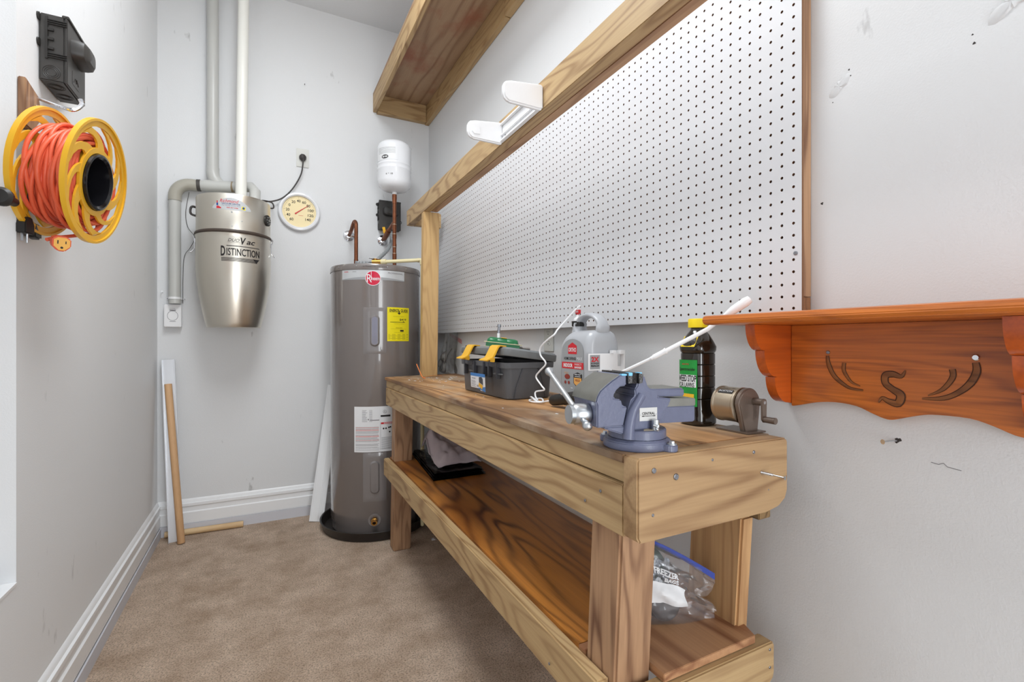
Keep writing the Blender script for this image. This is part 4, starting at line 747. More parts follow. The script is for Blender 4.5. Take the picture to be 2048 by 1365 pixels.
b = MB(); add_text(b, 'CLASSIC', .028, .006, f, dh(-139.5), 1.458, bold=.02, depth=.001); part('red_lettering', b, M['redtext'], nb)
fb_ = lambda x, y, z: f(x, y + 1.4225, z)
b = MB(); b.lathe([(.041, .001), (.041, .002), (1e-4, .0022)], 48, fb_, cap=False); bd = part('badge_rim', b, M['label'], r)
b = MB(); b.lathe([(.038, .0024), (1e-4, .0026)], 48, fb_, cap=False); part('badge', b, M['crimson'], bd)
b = MB(); add_text(b, 'R', .026, .044, fb_, -.019, -.001, depth=.0032, bold=.0); add_text(b, 'heem', .044, .021, fb_, .013, -.001, depth=.0032, bold=.012); rect(b, fb_, -.0105, -.008, -.011, .036, .0032); part('badge_lettering', b, M['label'], bd)
b = MB()
add_text(b, 'Sis Thomas ETB 1112 - 8-9-18', .13, .007, cylf(*HC, .2575, -105, 0), .01, 1.4865, shear=.1, depth=.0004); part('marker_writing', b, M['pencil'], r)
def access_panel(zc, h, ttl):
    a0, a1 = dh(-117), dh(-89); cx = (a0 + a1) / 2; w_ = (a1 - a0) / 2
    b = MB(); b.grid(lambda u, v: f(cx - w_ + 2 * w_ * u, zc - h + 2 * h * v, .003 if 0.001 < u < .999 and .001 < v < .999 else 0), 14, 20); p_ = part('access_panel', b, M['heater_d'], r, ang=.9)
    b = MB(); n = 40; vs = []
    for rr, z in ((1.45, .003), (1.25, .006), (1.05, .011), (1.0, .012), (1e-3, .012)):
        for i in range(n):
            t = 2 * PI * i / n; x = .0155 * rr * math.cos(t); y = (h * .50) * (1 if math.sin(t) > 0 else -1) * min(1, rr) + .0155 * rr * math.sin(t)
            vs.append(f(cx - .0 + x * 1.15, zc + y, z))
    b.add(vs, [(j * n + i, j * n + (i + 1) % n, (j + 1) * n + (i + 1) % n, (j + 1) * n + i) for j in range(4) for i in range(n)]); part('raised_cover', b, M['heater_d'], p_, ang=.5)
    b = MB(); b.prism([(cx + .0145 * math.cos(t), zc + (h * .48) * (1 if math.sin(t) >= 0 else -1) + .0145 * math.sin(t)) for t in [2 * PI * k / 28 for k in range(28)]], .0118, .0124, f); part('cover_insert', b, M['heater_i'] if ttl else M['heater_d'], p_)
    b = MB()
    for k in range(7): rect(b, f, cx - .011, cx + .011 - (.004 if k % 2 else 0), zc - h * .28 - .0065 * k, zc - h * .28 - .0065 * k + .0015, .0128, 2)
    part('small_print', b, M['greytext'] if ttl else M['heater'], p_)
    for s in (-1, 1): screw_head(f, cx, zc + s * h * .92, .003, 'screw', p_, M['zinc'])
access_panel(1.1365, .127, True); access_panel(.337, .133, False)
# energy label
b = MB(); x0, x1 = dh(-88), dh(-56.5); rect(b, f, x0, x1, 1.079, 1.267, .0006, 14); eg = part('energy_label', b, M['yellowlab'], r)
b = MB(); xm = (x0 + x1) / 2; w_ = x1 - x0
add_text(b, 'ENERGY', w_ * .41, .017, f, xm - w_ * .20, 1.2495, bold=.03, depth=.001); add_text(b, 'GUIDE', w_ * .36, .017, f, xm + w_ * .25, 1.2495, bold=.03, depth=.001)
b.add([f(xm - .012, 1.237, .001), f(xm + .012, 1.237, .001), f(xm, 1.227, .001)], [(0, 2, 1)]); rect(b, f, xm - .003, xm + .003, 1.235, 1.250, .0011)
rect(b, f, x0 + .006, x1 - .006, 1.2375, 1.2382, .0008, 6); add_text(b, 'Estimated Yearly Energy Cost', w_ * .5, .0035, f, xm, 1.216, depth=.001)
add_text(b, '$419', .044, .0125, f, xm + w_ * .18, 1.199, bold=.02, depth=.001); rect(b, f, x0 + .016, x1 - .03, 1.184, 1.1865, .001, 6)
b.add([f(xm + .024, 1.187, .001), f(xm + .028, 1.192, .001), f(xm + .032, 1.187, .001)], [(0, 2, 1)])
add_text(b, 'Cost Range of Similar Models', w_ * .45, .0028, f, xm, 1.176, depth=.001); add_text(b, '4622 kWh', w_ * .3, .004, f, xm, 1.153, depth=.001); rect(b, f, x0 + .02, x1 - .02, 1.1475, 1.148, .001, 6); rect(b, f, xm + .006, xm + .030, 1.1325, 1.142, .001, 2)
add_text(b, 'Estimated Yearly Electricity Use', w_ * .4, .0026, f, xm, 1.127, depth=.001)
for k in range(7): rect(b, f, x0 + .006, x1 - .008 - (.02 if k % 3 == 2 else 0), 1.1165 - .0045 * k, 1.1174 - .0045 * k, .001, 4)
part('energy_print', b, M['blacktext'], eg)
# warning label
b = MB(); x0, x1 = dh(-128), dh(-80); rect(b, f, x0, x1, .474, .722, .0006, 20); wl = part('warning_label', b, M['label'], r)
b = MB()
for k in range(34):
    if k % 9 in (1, 4, 5): continue
    rect(b, f, x0 + .008, dh(-97.5) - random.random() * .012, .6095 - .0038 * k, .6108 - .0038 * k, .0009, 5)
for k in range(11): rect(b, f, x0 + .044, x0 + .044 + .018 + random.random() * .012, .700 - .006 * k, .7018 - .006 * k, .0009, 2); rect(b, f, x0 + .082, x0 + .098, .700 - .006 * k, .7015 - .006 * k, .0009, 2)
for k in range(12): rect(b, f, dh(-95), dh(-82), .550 - .0058 * k, .5518 - .0058 * k, .0009, 3)
rect(b, f, x0 + .008, x1 - .004, .4895, .4902, .0009, 14); rect(b, f, dh(-96.2), dh(-95.9), .484, .634, .0009); rect(b, f, x0 + .085, x0 + .135, .6455, .650, .0009, 4); rect(b, f, x0 + .074, x0 + .080, .648, .656, .0009)
part('small_print', b, M['greytext'], wl)
b = MB()
for k in (1, 4, 5, 13, 14, 19): rect(b, f, x0 + .008, dh(-98), .6095 - .0038 * k, .6120 - .0038 * k, .0009, 5)
part('pink_print', b, M['pinktext'], wl)
b = MB(); rect(b, f, dh(-95.6), dh(-80.5), .624, .634, .0009, 4); part('danger_strip', b, M['redtext'], wl)
b = MB(); add_text(b, 'DANGER', .045, .006, f, dh(-87), .629, bold=.03, depth=.0013); part('danger_lettering', b, M['label'], wl)
b = MB(); rect(b, f, dh(-96), dh(-84), .664, .674, .0009, 3)
b.tube([f(dh(-91) + .009 * math.cos(t), .692 + .009 * math.sin(t), .0009) for t in [2 * PI * k / 20 for k in range(20)]], .0006, 4, closed=True); add_text(b, 'UL', .008, .008, f, dh(-91), .692, depth=.001)
for x_, z_ in ((-92.5, .600), (-89.5, .600), (-86, .604), (-84, .606), (-85, .580)): b.lathe([(.0048, .0009), (.0048, .0011)], 10, lambda x, y, z: f(dh(x_) + x, z_ + y, z))
part('black_symbols', b, M['blacktext'], wl)
# drain valve
fd = cylf(*HC, HR, -103.3, .103)
b = MB(); b.lathe([(.034, .001), (.033, .004), (.022, .003), (.020, .0005)], 32, fd, cap=False); part('valve_trim_ring', b, M['heater_d'], r)
b = MB(); b.lathe([(.016, 0), (.016, .018), (.011, .020), (.011, .036), (.014, .037), (.014, .046), (.008, .046), (.008, .030)], 20, fd, cap=False); part('drain_valve', b, M['brass'], r)
# ------------------------------------------------------------------ expansion tank and pipes
TC = (.712, 2.967); fT = F((*TC, 0), (1, 0, 0), (0, 1, 0), (0, 0, 1))
r = root('expansion_tank', (*TC, 2.02), 'small white expansion tank on a copper pipe above the water heater', 'tank')
b = MB(); b.lathe([(.016, 2.000), (.045, 2.004), (.075, 2.014), (.094, 2.032), (.101, 2.060), (.101, 2.122), (.103, 2.126), (.103, 2.132), (.101, 2.136), (.101, 2.150), (.103, 2.153), (.103, 2.159), (.101, 2.163), (.101, 2.262), (.097, 2.280), (.082, 2.296), (.050, 2.308), (1e-4, 2.312)], 64, fT); part('tank', b, M['whitem'], r)
f = cylf(*TC, .1015, -135, 0); dt = lambda a: R_(a + 135) * .1015
b = MB(); rect(b, f, dt(-178), dt(-92), 2.168, 2.250, .0004, 16); tl = part('tank_label', b, M['label'], r)
b = MB(); b.lathe([(1, .0008), (1e-4, .0008)], 24, lambda x, y, z: f(x * .023 + dt(-137), y * .0115 + 2.186, z), cap=False)
for k in range(5): rect(b, f, dt(-165), dt(-100), 2.240 - .008 * k, 2.2412 - .008 * k, .0008, 8)
part('label_print', b, M['blacktext'], tl)
b = MB(); add_text(b, 'ZURN', .032, .0105, f, dt(-137), 2.186, bold=.02, depth=.0014, shear=.2); part('label_lettering', b, M['label'], tl)
b = MB(); add_text(b, '6 * 18', .042, .010, f, dt(-121), 2.083, depth=.0006); part('marker_writing', b, M['pencil'], r)
b = MB(); b.cyl((*TC, 1.985), (*TC, 2.004), .014, n=20); part('collar', b, M['white'], r)
b = MB(); b.cyl((*TC, 1.508), (*TC, 1.96), .0115, n=20)
for z0, z1, rr in ((1.955, 1.986, .0145), (1.93, 1.958, .0135), (1.765, 1.80, .0128), (1.715, 1.74, .0128), (1.66, 1.68, .0128), (1.58, 1.62, .0128), (1.508, 1.535, .0150)): b.cyl((*TC, z0), (*TC, z1), rr, n=20)
part('copper_pipe', b, M['copper'], r)
b = MB()
for z0 in (1.93, 1.80, 1.74, 1.66, 1.62): b.cyl((*TC, z0), (*TC, z0 + .003), .0131, n=20)
part('solder_joints', b, M['solder'], r)
r = root('cold_water_pipe', (.49, 3.0, 1.51), 'bent copper pipe with silver wall flange, left end of the water heater top', 'pipe')
b = MB(); b.tube(smooth_path([V((.492, 3.02, 1.508)), V((.492, 3.02, 1.70)), V((.492, 3.02, 1.775)), V((.492, 3.03, 1.80)), V((.488, 3.05, 1.812)), V((.484, 3.08, 1.80)), V((.482, 3.14, 1.775)), V((.481, YB - .002, 1.760))], 5), .0115, 18); b.cyl((.492, 3.02, 1.508), (.492, 3.02, 1.55), .0155, n=20); b.cyl((.492, 3.02, 1.55), (.492, 3.02, 1.575), .0128, n=20); part('copper_pipe', b, M['copper'], r)
b = MB(); b.lathe([(.036, 0), (.034, .006), (.020, .014), (.0125, .016)], 32, lambda x, y, z: fBW(.481 + x, 1.760 + y, z + .0005)); part('wall_flange', b, M['chrome'], r)
r = root('hot_water_valve', (.70, 3.2, 1.75), 'copper shut-off valve with yellow lever and silver flange on the back wall', 'valve')
b = MB(); b.tube(smooth_path([V((.696, YB - .002, 1.753)), V((.70, 3.15, 1.765)), V((.704, 3.08, 1.788)), V((.712, 2.980, 1.815))], 4), .0115, 18); b.cyl((.699, 3.18, 1.757), (.703, 3.09, 1.784), .0165, n=18); part('copper_pipe', b, M['copper'], r)
b = MB(); b.lathe([(.036, 0), (.034, .006), (.020, .014), (.0125, .016)], 32, lambda x, y, z: fBW(.696 + x, 1.750 + y, z + .0005)); part('wall_flange', b, M['chrome'], r)
b = MB(); b.box(-.009, .009, 0, .042, -.003, .003, F((.688, 3.125, 1.775), V((1, 0, .2)).normalized(), V((-.2, 0, 1)).normalized(), (0, -1, 0))); part('lever', b, M['yellow'], r, .002)
r = root('junction_hose', (.70, 3.1, 1.52), 'grey corrugated conduit curving from the black outlet box down to the heater top', 'conduit')
P = smooth_path([V((.748, 3.205, 1.815)), V((.741, 3.17, 1.74)), V((.695, 3.08, 1.662)), V((.623, 2.96, 1.590)), V((.575, 2.88, 1.545)), V((.53, 2.84, 1.530)), V((.458, 2.83, 1.526))], 14)
b = MB(); n_ = len(P); b.tube(P, lambda t: .0105 + .0018 * math.sin(t * 2 * PI * 56), 12); part('conduit', b, M['conduit'], r)
r = root('relief_valve', (.56, 2.80, 1.515), 'cream discharge pipe with bronze relief valve, from the heater top down behind the post', 'pipe')
b = MB(); b.cyl((.545, 2.805, 1.532), (.592, 2.790, 1.534), .0165, n=16); b.cyl((.562, 2.80, 1.508), (.562, 2.80, 1.552), .012, n=16); part('valve_body', b, M['brass'], r)
b = MB(); b.box(.530, .580, 2.79, 2.82, 1.553, 1.5555); part('tag', b, M['label'], r)
b = MB(); b.tube([V((.590, 2.790, 1.534)), V((.782, 2.666, 1.541)), V((.792, 2.660, 1.538)), V((.796, 2.656, 1.525)), V((.796, 2.656, 1.0)), V((.796, 2.656, .03))], .0105, 16); b.cyl((.592, 2.789, 1.534), (.618, 2.772, 1.535), .0155, n=16); b.tube([V((.774, 2.671, 1.540)), V((.791, 2.661, 1.541)), V((.796, 2.656, 1.515))], .0135, 14); part('discharge_pipe', b, M['cpvc'], r)
# ------------------------------------------------------------------ vise
va = R_(9.4); vo = V((.61, .68, BZ)); vx = V((math.cos(va), -math.sin(va), 0)); vl = V((-math.sin(va), -math.cos(va), 0)); vz = V((0, 0, 1))
fv_ = F(vo, vx, vl, vz)                       # x: along the screw (to the wall), y: toward the camera, z: up
fpz = lambda x, y, z: fv_(x, z, y)            # for prisms drawn in the x-z side view, extruded sideways
r = root('bench_vise', vo, 'blue-grey steel bench vise bolted to the near end of the workbench', 'vise')
b = MB(); b.lathe([(.060, 0), (.0615, .003), (.0600, .014), (.056, .017), (.055, .0185)], 56, fv_)
for a in (62, 242):
    a = R_(a); c_, s_ = math.cos(a), math.sin(a); g = F(fv_(.066 * c_, .066 * s_, 0), vx * c_ + vl * s_, -vx * s_ + vl * c_, vz)
    b.prism([(-.014, -.014), (.004, -.0125), (.0105, -.006), (.012, 0), (.0105, .006), (.004, .0125), (-.014, .014)], 0, .012, g)
part('base_plate', b, M['vise'], r, .0015)
for a in (62, 242):
    a = R_(a); p = fv_(.068 * math.cos(a), .068 * math.sin(a), .012); b = MB(); b.cyl(p, p + vz * .0015, .0085, n=16); b.cyl(p, p + vz * .006, .0048, n=6); part('base_bolt', b, M['zinc'], r)
b = MB(); b.lathe([(.052, .0190), (.052, .0335), (.050, .0352), (1e-4, .0352)], 56, fv_); part('swivel', b, M['vise'], r, .0008)
# fixed body, side view outline
body = [(-.0322, .0899), (-.0240, .0965), (-.0255, .1080), (-.0204, .114), (-.0204, .1330), (-.0129, .1345), (-.0055, .1312), (-.0009, .1187), (.0028, .1094), (.0081, .1075), (.0225, .1065), (.0225, .0924), (.0512, .0887), (.045, .0764), (.0357, .0662), (.0249, .048), (.0249, .0350), (-.0248, .0350), (-.0480, .0290), (-.0830, .0400), (-.0863, .044), (-.0469, .0438), (-.0381, .0747)]
b = MB(); b.prism(body, -.036, .034, fpz)
b.prism([(.0081, .1068), (.0812, .1058), (.0820, .0916), (.0225, .0924), (.012, .095)], -.038, .030, fpz)
part('fixed_jaw', b, M['vise'], r, .0022, seg=3)
b = MB(); pts = smooth_path([fv_(-.0395, .036, .0215), fv_(-.0375, .036, .045), fv_(-.0300, .036, .070), fv_(-.0120, .035, .0975)], 6); b.tube(pts, lambda t: .0105 * (1 - .3 * t), 18); part('rib', b, M['vise'], r)
b = MB(); b.prism([(-.0129 + .001, .1345), (-.0205, .1370), (-.0205, .118), (-.0135, .119)], -.056, .040, fpz); part('jaw_plate', b, M['jaw'], r, .0006)
b = MB(); b.box(.0105, .079, -.036, .028, .1064, .1071, fv_); part('anvil_face', b, M['visem'], r, .0003)
# moving jaw
jaw = [(-.0997, .0435), (-.0997, .0825), (-.1025, .0888), (-.0997, .0975), (-.0940, .1070), (-.0814, .1170), (-.0700, .1250), (-.0613, .1299), (-.0560, .1335), (-.0420, .1345), (-.0420, .1146), (-.0541, .1131), (-.0613, .1076), (-.0664, .1001), (-.0671, .0932), (-.0527, .0907), (-.0490, .0785), (-.0400, .0779), (-.0480, .0437)]
b = MB(); b.prism(jaw, -.058, .034, fpz); part('moving_jaw', b, M['vise'], r, .0022, seg=3)
b = MB(); sk = [(-.1030, .0885), (-.1004, .0975), (-.0947, .1075), (-.0821, .1176), (-.0707, .1256), (-.0615, .1310), (-.0570, .1343), (-.0560, .1338), (-.0612, .1300), (-.0700, .1250), (-.0814, .1170), (-.0940, .1070), (-.0997, .0975), (-.1020, .0888)]
b.prism(sk, -.060, .0335, fpz); part('bare_metal_face', b, M['visem'], r, .0004)
b = MB(); b.prism([(-.0412, .1372), (-.0325, .1368), (-.0329, .1189), (-.0412, .1185)], -.058, .038, fpz); part('jaw_plate', b, M['jaw'], r, .0006)
b = MB(); b.prism([(-.0328, .1362), (-.0208, .1362), (-.0208, .1180), (-.0328, .1180)], -.050, .0335, fpz); part('serrated_insert', b, plain('dark_serrated', (58, 56, 56), .4, metal=.6, bump=1, bscale=400), r)
b = MB()
for xa, xb in ((-.0405, -.0330), (-.0200, -.0140), (-.0520, -.0415)): b.box(xa, xb, .026, .0345 if xa < -.045 else .0388, .1322, .1352 if xa < -.045 else .1376, fv_)
part('blue_corner_caps', b, M['tape'], r, .0004)
b = MB(); b.prism([(-.045, .0437), (.105, .0430), (.1080, .0455), (.1080, .0725), (-.045, .0745)], -.022, .026, fpz); part('slide_bar', b, M['vise'], r, .0015)
b = MB(); b.prism([(.030, .0730), (.1085, .0728), (.1085, .0860), (.104, .0870), (.050, .0885), (.030, .086)], -.020, .027, fpz); part('slide_cap', b, M['visem'], r, .0012)
# screw boss and tommy bar
b = MB(); b.lathe([(.010, 0), (.0175, .003), (.0185, .010), (.0185, .028), (.016, .032), (.0165, .040), (1e-4, .0405)], 32, F(fv_(-.0985, .002, .064), vl, vz, -vx), cap=False); part('screw_head', b, M['zinc'], r)
hb0 = fv_(-.126, .002, .064); hd = V((.0, .0, 0))
hb = fv_(-.1185, .002, .064); bdir = (vl * -.14 + vz * .0675).normalized()
b = MB(); b.cyl(hb + bdir * .150, hb - bdir * .032, .0052, n=18)
b.ball(hb + bdir * .154, .0088, 10); b.cyl(hb + bdir * .142, hb + bdir * .150, .0056, .0080, 18); b.ball(hb - bdir * .036, .0085, 10); b.cyl(hb - bdir * .026, hb - bdir * .032, .0056, .0078, 18); part('tommy_bar', b, M['zinc'], r)
b = MB(); b.box(-.0168, .0197, .0345, .0352, .0510, .0745, fv_); pl = part('name_plate', b, M['plate'], r, .0003)
b = MB(); fpl = lambda x, y, z: fv_(x, .0352 + z, y); add_text(b, 'CENTRAL', .0265, .0048, fpl, .0015, .0642, bold=.025, depth=.0003); rect(b, fpl, -.012, .0155, .0588, .0605, .0003); part('plate_print', b, M['blacktext'], pl)
b = MB(); add_text(b, 'MACHINERY', .018, .0013, fpl, .0018, .0597, bold=.01, depth=.0006); part('plate_lettering', b, M['plate'], pl)
for x in (-.0145, .0172): screw_head(fpl, x, .0625, .0012, 'rivet', pl, M['chrome'])
b = MB(); b.cyl(fv_(.0105, .043, .0340), fv_(.0105, .043, .0540), .0068, n=20); b.cyl(fv_(.004, .046, .045), fv_(.011, .0515, .0425), .0028, n=12); b.ball(fv_(.0075, .0520, .0385), .0034, 8); b.cyl(fv_(.0110, .0510, .0450), fv_(.0075, .0520, .0385), .0024, n=10); part('swivel_lock', b, M['zinc'], r)
b = MB(); b.grid(lambda u, v: fv_((.012 + .034 * u) * math.cos(1.9 - 1.8 * v), (.030 + .018 * u) * math.sin(1.9 - 1.8 * v), .0356 + .0012 * math.sin(9 * u) * math.sin(7 * v)), 8, 8); part('sawdust', b, M['dust'], r)
# ------------------------------------------------------------------ toolbox
TX0, TX1, TY0, TY1 = .700, .865, 1.388, 1.772
r = root('toolbox', (.78, 1.58, BZ), 'dark grey plastic toolbox with yellow latches and a half-closed lid on the workbench', 'toolbox')
def rr(x0, x1, y0, y1, q, n=5):
    out = []
    for cx, cy, a0 in ((x1 - q, y1 - q, 0), (x0 + q, y1 - q, 90), (x0 + q, y0 + q, 180), (x1 - q, y0 + q, 270)):
        for i in range(n + 1): a = R_(a0 + 90 * i / n); out.append((cx + q * math.cos(a), cy + q * math.sin(a)))
    return out
def loft(b, secs, closed_top=True, closed_bot=True, f=W):
    n = len(secs[0][0]); vs = []
    for poly, z in secs: vs += [f(x, y, z) for x, y in poly]
    fs = [(j * n + i, j * n + (i + 1) % n, (j + 1) * n + (i + 1) % n, (j + 1) * n + i) for j in range(len(secs) - 1) for i in range(n)]
    if closed_bot: fs.append(tuple(range(n - 1, -1, -1)))
    if closed_top: fs.append(tuple((len(secs) - 1) * n + i for i in range(n)))
    b.add(vs, fs)
b = MB()
def tb(e, q=.018): return rr(TX0 - e, TX1 + e, TY0 - e, TY1 + e, q)
loft(b, [(tb(-.004), BZ + .0005), (tb(0), BZ + .004), (tb(.005), .990), (tb(.011), .9905), (tb(.012), 1.009), (tb(.007), 1.009), (tb(.004), 0.985), (tb(-.002), .93)], closed_top=True); part('box_body', b, M['tbox'], r)
b = MB()
for z0, z1, e in ((.985, 1.0165, .0135), ): pass
fF = F((TX0 - .005, 0, 0), (0, -1, 0), (0, 0, 1), (-1, 0, 0))     # front (latch) face: x=-Y
for y in (1.435, 1.50, 1.545, 1.63, 1.72): b.box(-y - .005, -y + .005, .955, 1.007, 0, .014, fF)
b.box(-1.515, -1.425, 0.993, 1.007, 0, .013, fF); b.box(-1.735, -1.64, 0.993, 1.007, 0, .013, fF); part('latch_recess', b, M['tboxd'], r, .001)
b = MB()
for y0, y1 in ((1.41, 1.47), (1.63, 1.685)): b.box(-y1, -y0, .968, .972, 0, .010, fF)
part('catch', b, M['tlid'], r, .001)
fS = F((0, TY0 - .004, 0), (1, 0, 0), (0, 0, 1), (0, -1, 0))      # near end
b = MB()
def curve_rib(pts, q=.0016):
    P = smooth_path([fS(x, z, .0005 + .004 * (z - BZ) / .12) for x, z in pts], 5); b.tube(P, q, 6)
curve_rib([(.755, .998), (.742, .962), (.728, .925), (.722, .892)]); curve_rib([(.808, .998), (.822, .962), (.832, .925), (.838, .892)]); part('side_groove', b, M['tboxd'], r)
# lid, tipped open at the latch side
lo = V((.875, 0, 1.013)); lt = R_(7.5); lx = V((-math.cos(lt), 0, math.sin(lt))); lzv = V((math.sin(lt), 0, math.cos(lt)))
fl = F(lo, lx, (0, 1, 0), lzv)
b = MB(); o_ = lambda e, q=.02: rr(-.012 + e, .190 - e, TY0 - .012 + e, TY1 + .012 - e, q)
loft(b, [(o_(.002), -.004), (o_(0), 0), (o_(0), .018), (o_(.006), .024), (o_(.030), .0245), (o_(.033), .021), (o_(.1 - .03, .01), .021)], f=fl); part('lid', b, M['tlid'], r)
b = MB()
for y in (1.435, 1.50, 1.66, 1.72): b.box(.155, .1925, y - .004, y + .004, .002, .026, fl)
part('lid_rib', b, M['tboxd'], r, .001)
for y0, y1 in ((1.412, 1.474), (1.628, 1.686)):
    b = MB(); c = [(.168, .0285), (.198, .0285), (.205, .022), (.226, -.004), (.235, -.016), (.258, -.0185), (.258, -.0225), (.232, -.0215), (.222, -.010), (.200, .016), (.192, .0235), (.168, .0245)]
    c = [(.172, .0290), (.196, .0285), (.203, .0235), (.214, -.006), (.219, -.016), (.238, -.026), (.238, -.0295), (.214, -.0205), (.209, -.010), (.199, .018), (.194, .0245), (.172, .025)]
    b.prism(c, y0, y1, lambda x, y, z: fl(x, z, y)); b.box(.206, .222, y0 + .004, y0 + .010, -.030, -.016, fl); b.box(.206, .222, y1 - .010, y1 - .004, -.030, -.016, fl); part('latch', b, M['yellow'], r, .0008)
# sticker
fT_ = F((TX0 - .0012, 0, 0), (0, -1, 0), V((-.04, 0, 1)).normalized(), (-1, 0, 0))
b = MB(); rect(b, fT_, -1.605, -1.478, .916, .966, .0006); rect(b, fT_, -1.52, -1.478, .909, .918, .0006); lb = part('sticker', b, M['label'], r)
b = MB(); rect(b, fT_, -1.605, -1.478, .957, .968, .0009); b.add([fT_(-1.545, .916, .0009), fT_(-1.478, .907, .0009), fT_(-1.478, .925, .0009)], [(0, 1, 2)]); part('blue_print', b, M['blue'], lb)
b = MB(); add_text(b, 'TOOL BOX', .035, .0045, fT_, -1.577, .949, bold=.02, depth=.001)
for k in range(6): rect(b, fT_, -1.598, -1.565 + .008 * (k % 2), .940 - .004 * k, .9412 - .004 * k, .001)
for k in range(6): rect(b, fT_, -1.550 + .003 * k, -1.5488 + .003 * k, .920, .928, .001)
part('sticker_print', b, M['greytext'], lb)
b = MB(); b.add([fT_(*p, .0012) for p in ((-1.53, .938), (-1.497, .930), (-1.497, .950), (-1.507, .957), (-1.53, .955))], [(0, 1, 2, 3, 4)]); part('toolbox_picture', b, M['tboxd'], lb)
b = MB(); b.add([fT_(*p, .0013) for p in ((-1.535, .925), (-1.505, .914), (-1.497, .928), (-1.53, .937))], [(0, 1, 2, 3)]); part('tray_picture', b, M['yellow'], lb)
# green tool on the lid
gx = V((.889, -.458, 0)); gx = (gx - lzv * gx.dot(lzv)).normalized(); gy = lzv.cross(gx); gp = fl(.112, 1.560, .0255); fG = F(gp, gx, gy, lzv)
r = root('green_gadget', gp, 'green enamelled metal tool with a grey shaft lying on the toolbox lid', 'tool')
b = MB(); b.prism([(-.062, .0), (.055, .0), (.060, .004), (.060, .018), (-.060, .018), (-.062, .016)], -.022, .022, lambda x, y, z: fG(x, z, y + .0005)); part('base', b, M['greenp'], r, .002)
b = MB(); b.lathe([(1e-4, -.060), (.010, -.059), (.017, -.052), (.0185, -.045), (.0185, -.025), (.0175, -.022), (.0185, -.019), (.0185, .010), (.0175, .013), (.0185, .016), (.0185, .040), (.015, .050), (1e-4, .056)], 32, lambda x, y, z: fG(z, x, y + .019)); part('barrel', b, M['greenp'], r)
b = MB(); b.box(-.069, .068, -.024, .024, .0165, .0185, fG); b.box(-.066, .064, -.025, .025, .0002, .0018, fG); part('seam_plate', b, M['cpvc'], r)
b = MB(); b.lathe([(.0035, .045), (.0035, .072), (.0042, .074), (.0042, .098), (1e-4, .099)], 14, lambda x, y, z: fG(z, x, y + .009)); part('shaft', b, plain('grey_shaft', (128, 122, 118), .4, metal=.5), r)
b = MB(); b.box(-.010, .010, -.012, -.002, .0365, .0385, fG); part('yellow_tag', b, M['yellow'], r)
b = MB(); q0 = fG(-.020, .004, .036); b.cyl(q0, q0 + V((0, 0, .018)), .0055, n=16); part('white_stub', b, M['white'], r)
b = MB(); b.cyl(q0 + V((0, 0, .018)), q0 + V((.002, 0, .040)), .0058, .0046, 16); b.cyl(q0 + V((.002, 0, .040)), q0 + V((.003, 0, .050)), .0078, .0070, 8); part('metal_spout', b, M['screw'], r)
# ------------------------------------------------------------------ insect spray jug
r = root('spray_jug', (.853, 1.155, BZ), 'silver plastic insect spray jug with loop handle standing between toolbox and vise', 'jug')
JX0, JX1, JY0, JY1 = .797, .912, 1.082, 1.236
def jj(e, q, dy0=0, dy1=0, dx=0): return rr(JX0 - e + dx, JX1 + e - dx, JY0 - e + dy0, JY1 + e - dy1, q, 6)
b = MB(); secs = [(jj(-.006, .018), BZ + .0005), (jj(0, .022), BZ + .008), (jj(0, .022), 1.030), (jj(0, .022, 0, .002), 1.060), (jj(0, .022, 0, .008, .002), 1.075), (jj(0, .022, .001, .018, .006), 1.090), (jj(0, .020, .004, .030, .013), 1.101), (jj(0, .016, .010, .042, .022), 1.108), (jj(0, .010, .02, .06, .036), 1.111)]
loft(b, secs); part('jug_body', b, M['silver'], r, ang=.9)
# loop handle: closed ring in the Y-Z plane, and the neck
b = MB(); n = 40; pts = []
for i in range(n):
    a = 2 * PI * i / n; pts.append(V((.853, 1.146 + .055 * math.cos(a) - .006 * math.sin(a), 1.1215 + .034 * math.sin(a) + .006 * math.cos(a))))
nn = 12; vs = []
for i, p in enumerate(pts):
    a = 2 * PI * i / n; out = V((0, math.cos(a), math.sin(a)))
    for k in range(nn):
        t = 2 * PI * k / nn; vs.append(p + out * .008 * math.cos(t) + V((1, 0, 0)) * (.024 if math.sin(a) < .3 else .019) * math.copysign(abs(math.sin(t)) ** .7, math.sin(t)))
b.add(vs, [(i * nn + k, i * nn + (k + 1) % nn, ((i + 1) % n) * nn + (k + 1) % nn, ((i + 1) % n) * nn + k) for i in range(n) for k in range(nn)]); part('handle', b, M['silver'], r, ang=1.2)
NX, NY = .848, 1.205
b = MB(); b.lathe([(.022, 1.075), (.020, 1.100), (.0165, 1.118), (.0165, 1.128)], 28, F((NX, NY, 0), (1, 0, 0), (0, 1, 0), (0, 0, 1))); part('neck', b, M['silver'], r)
b = MB(); prof = [(.0175, 1.124), (.0178, 1.140), (.015, 1.141)]; b.lathe(prof, 28, F((NX, NY, 0), (1, 0, 0), (0, 1, 0), (0, 0, 1)))
for k in range(24): a = 2 * PI * k / 24; p = V((NX + .0178 * math.cos(a), NY + .0178 * math.sin(a), 1.125)); b.cyl(p, p + V((0, 0, .014)), .0012, n=5)
part('collar', b, M['black'], r)
b = MB(); b.lathe([(.014, 1.141), (.013, 1.148), (.006, 1.153), (.005, 1.160)], 24, F((NX, NY, 0), (1, 0, 0), (0, 1, 0), (0, 0, 1))); part('nozzle', b, M['white'], r)
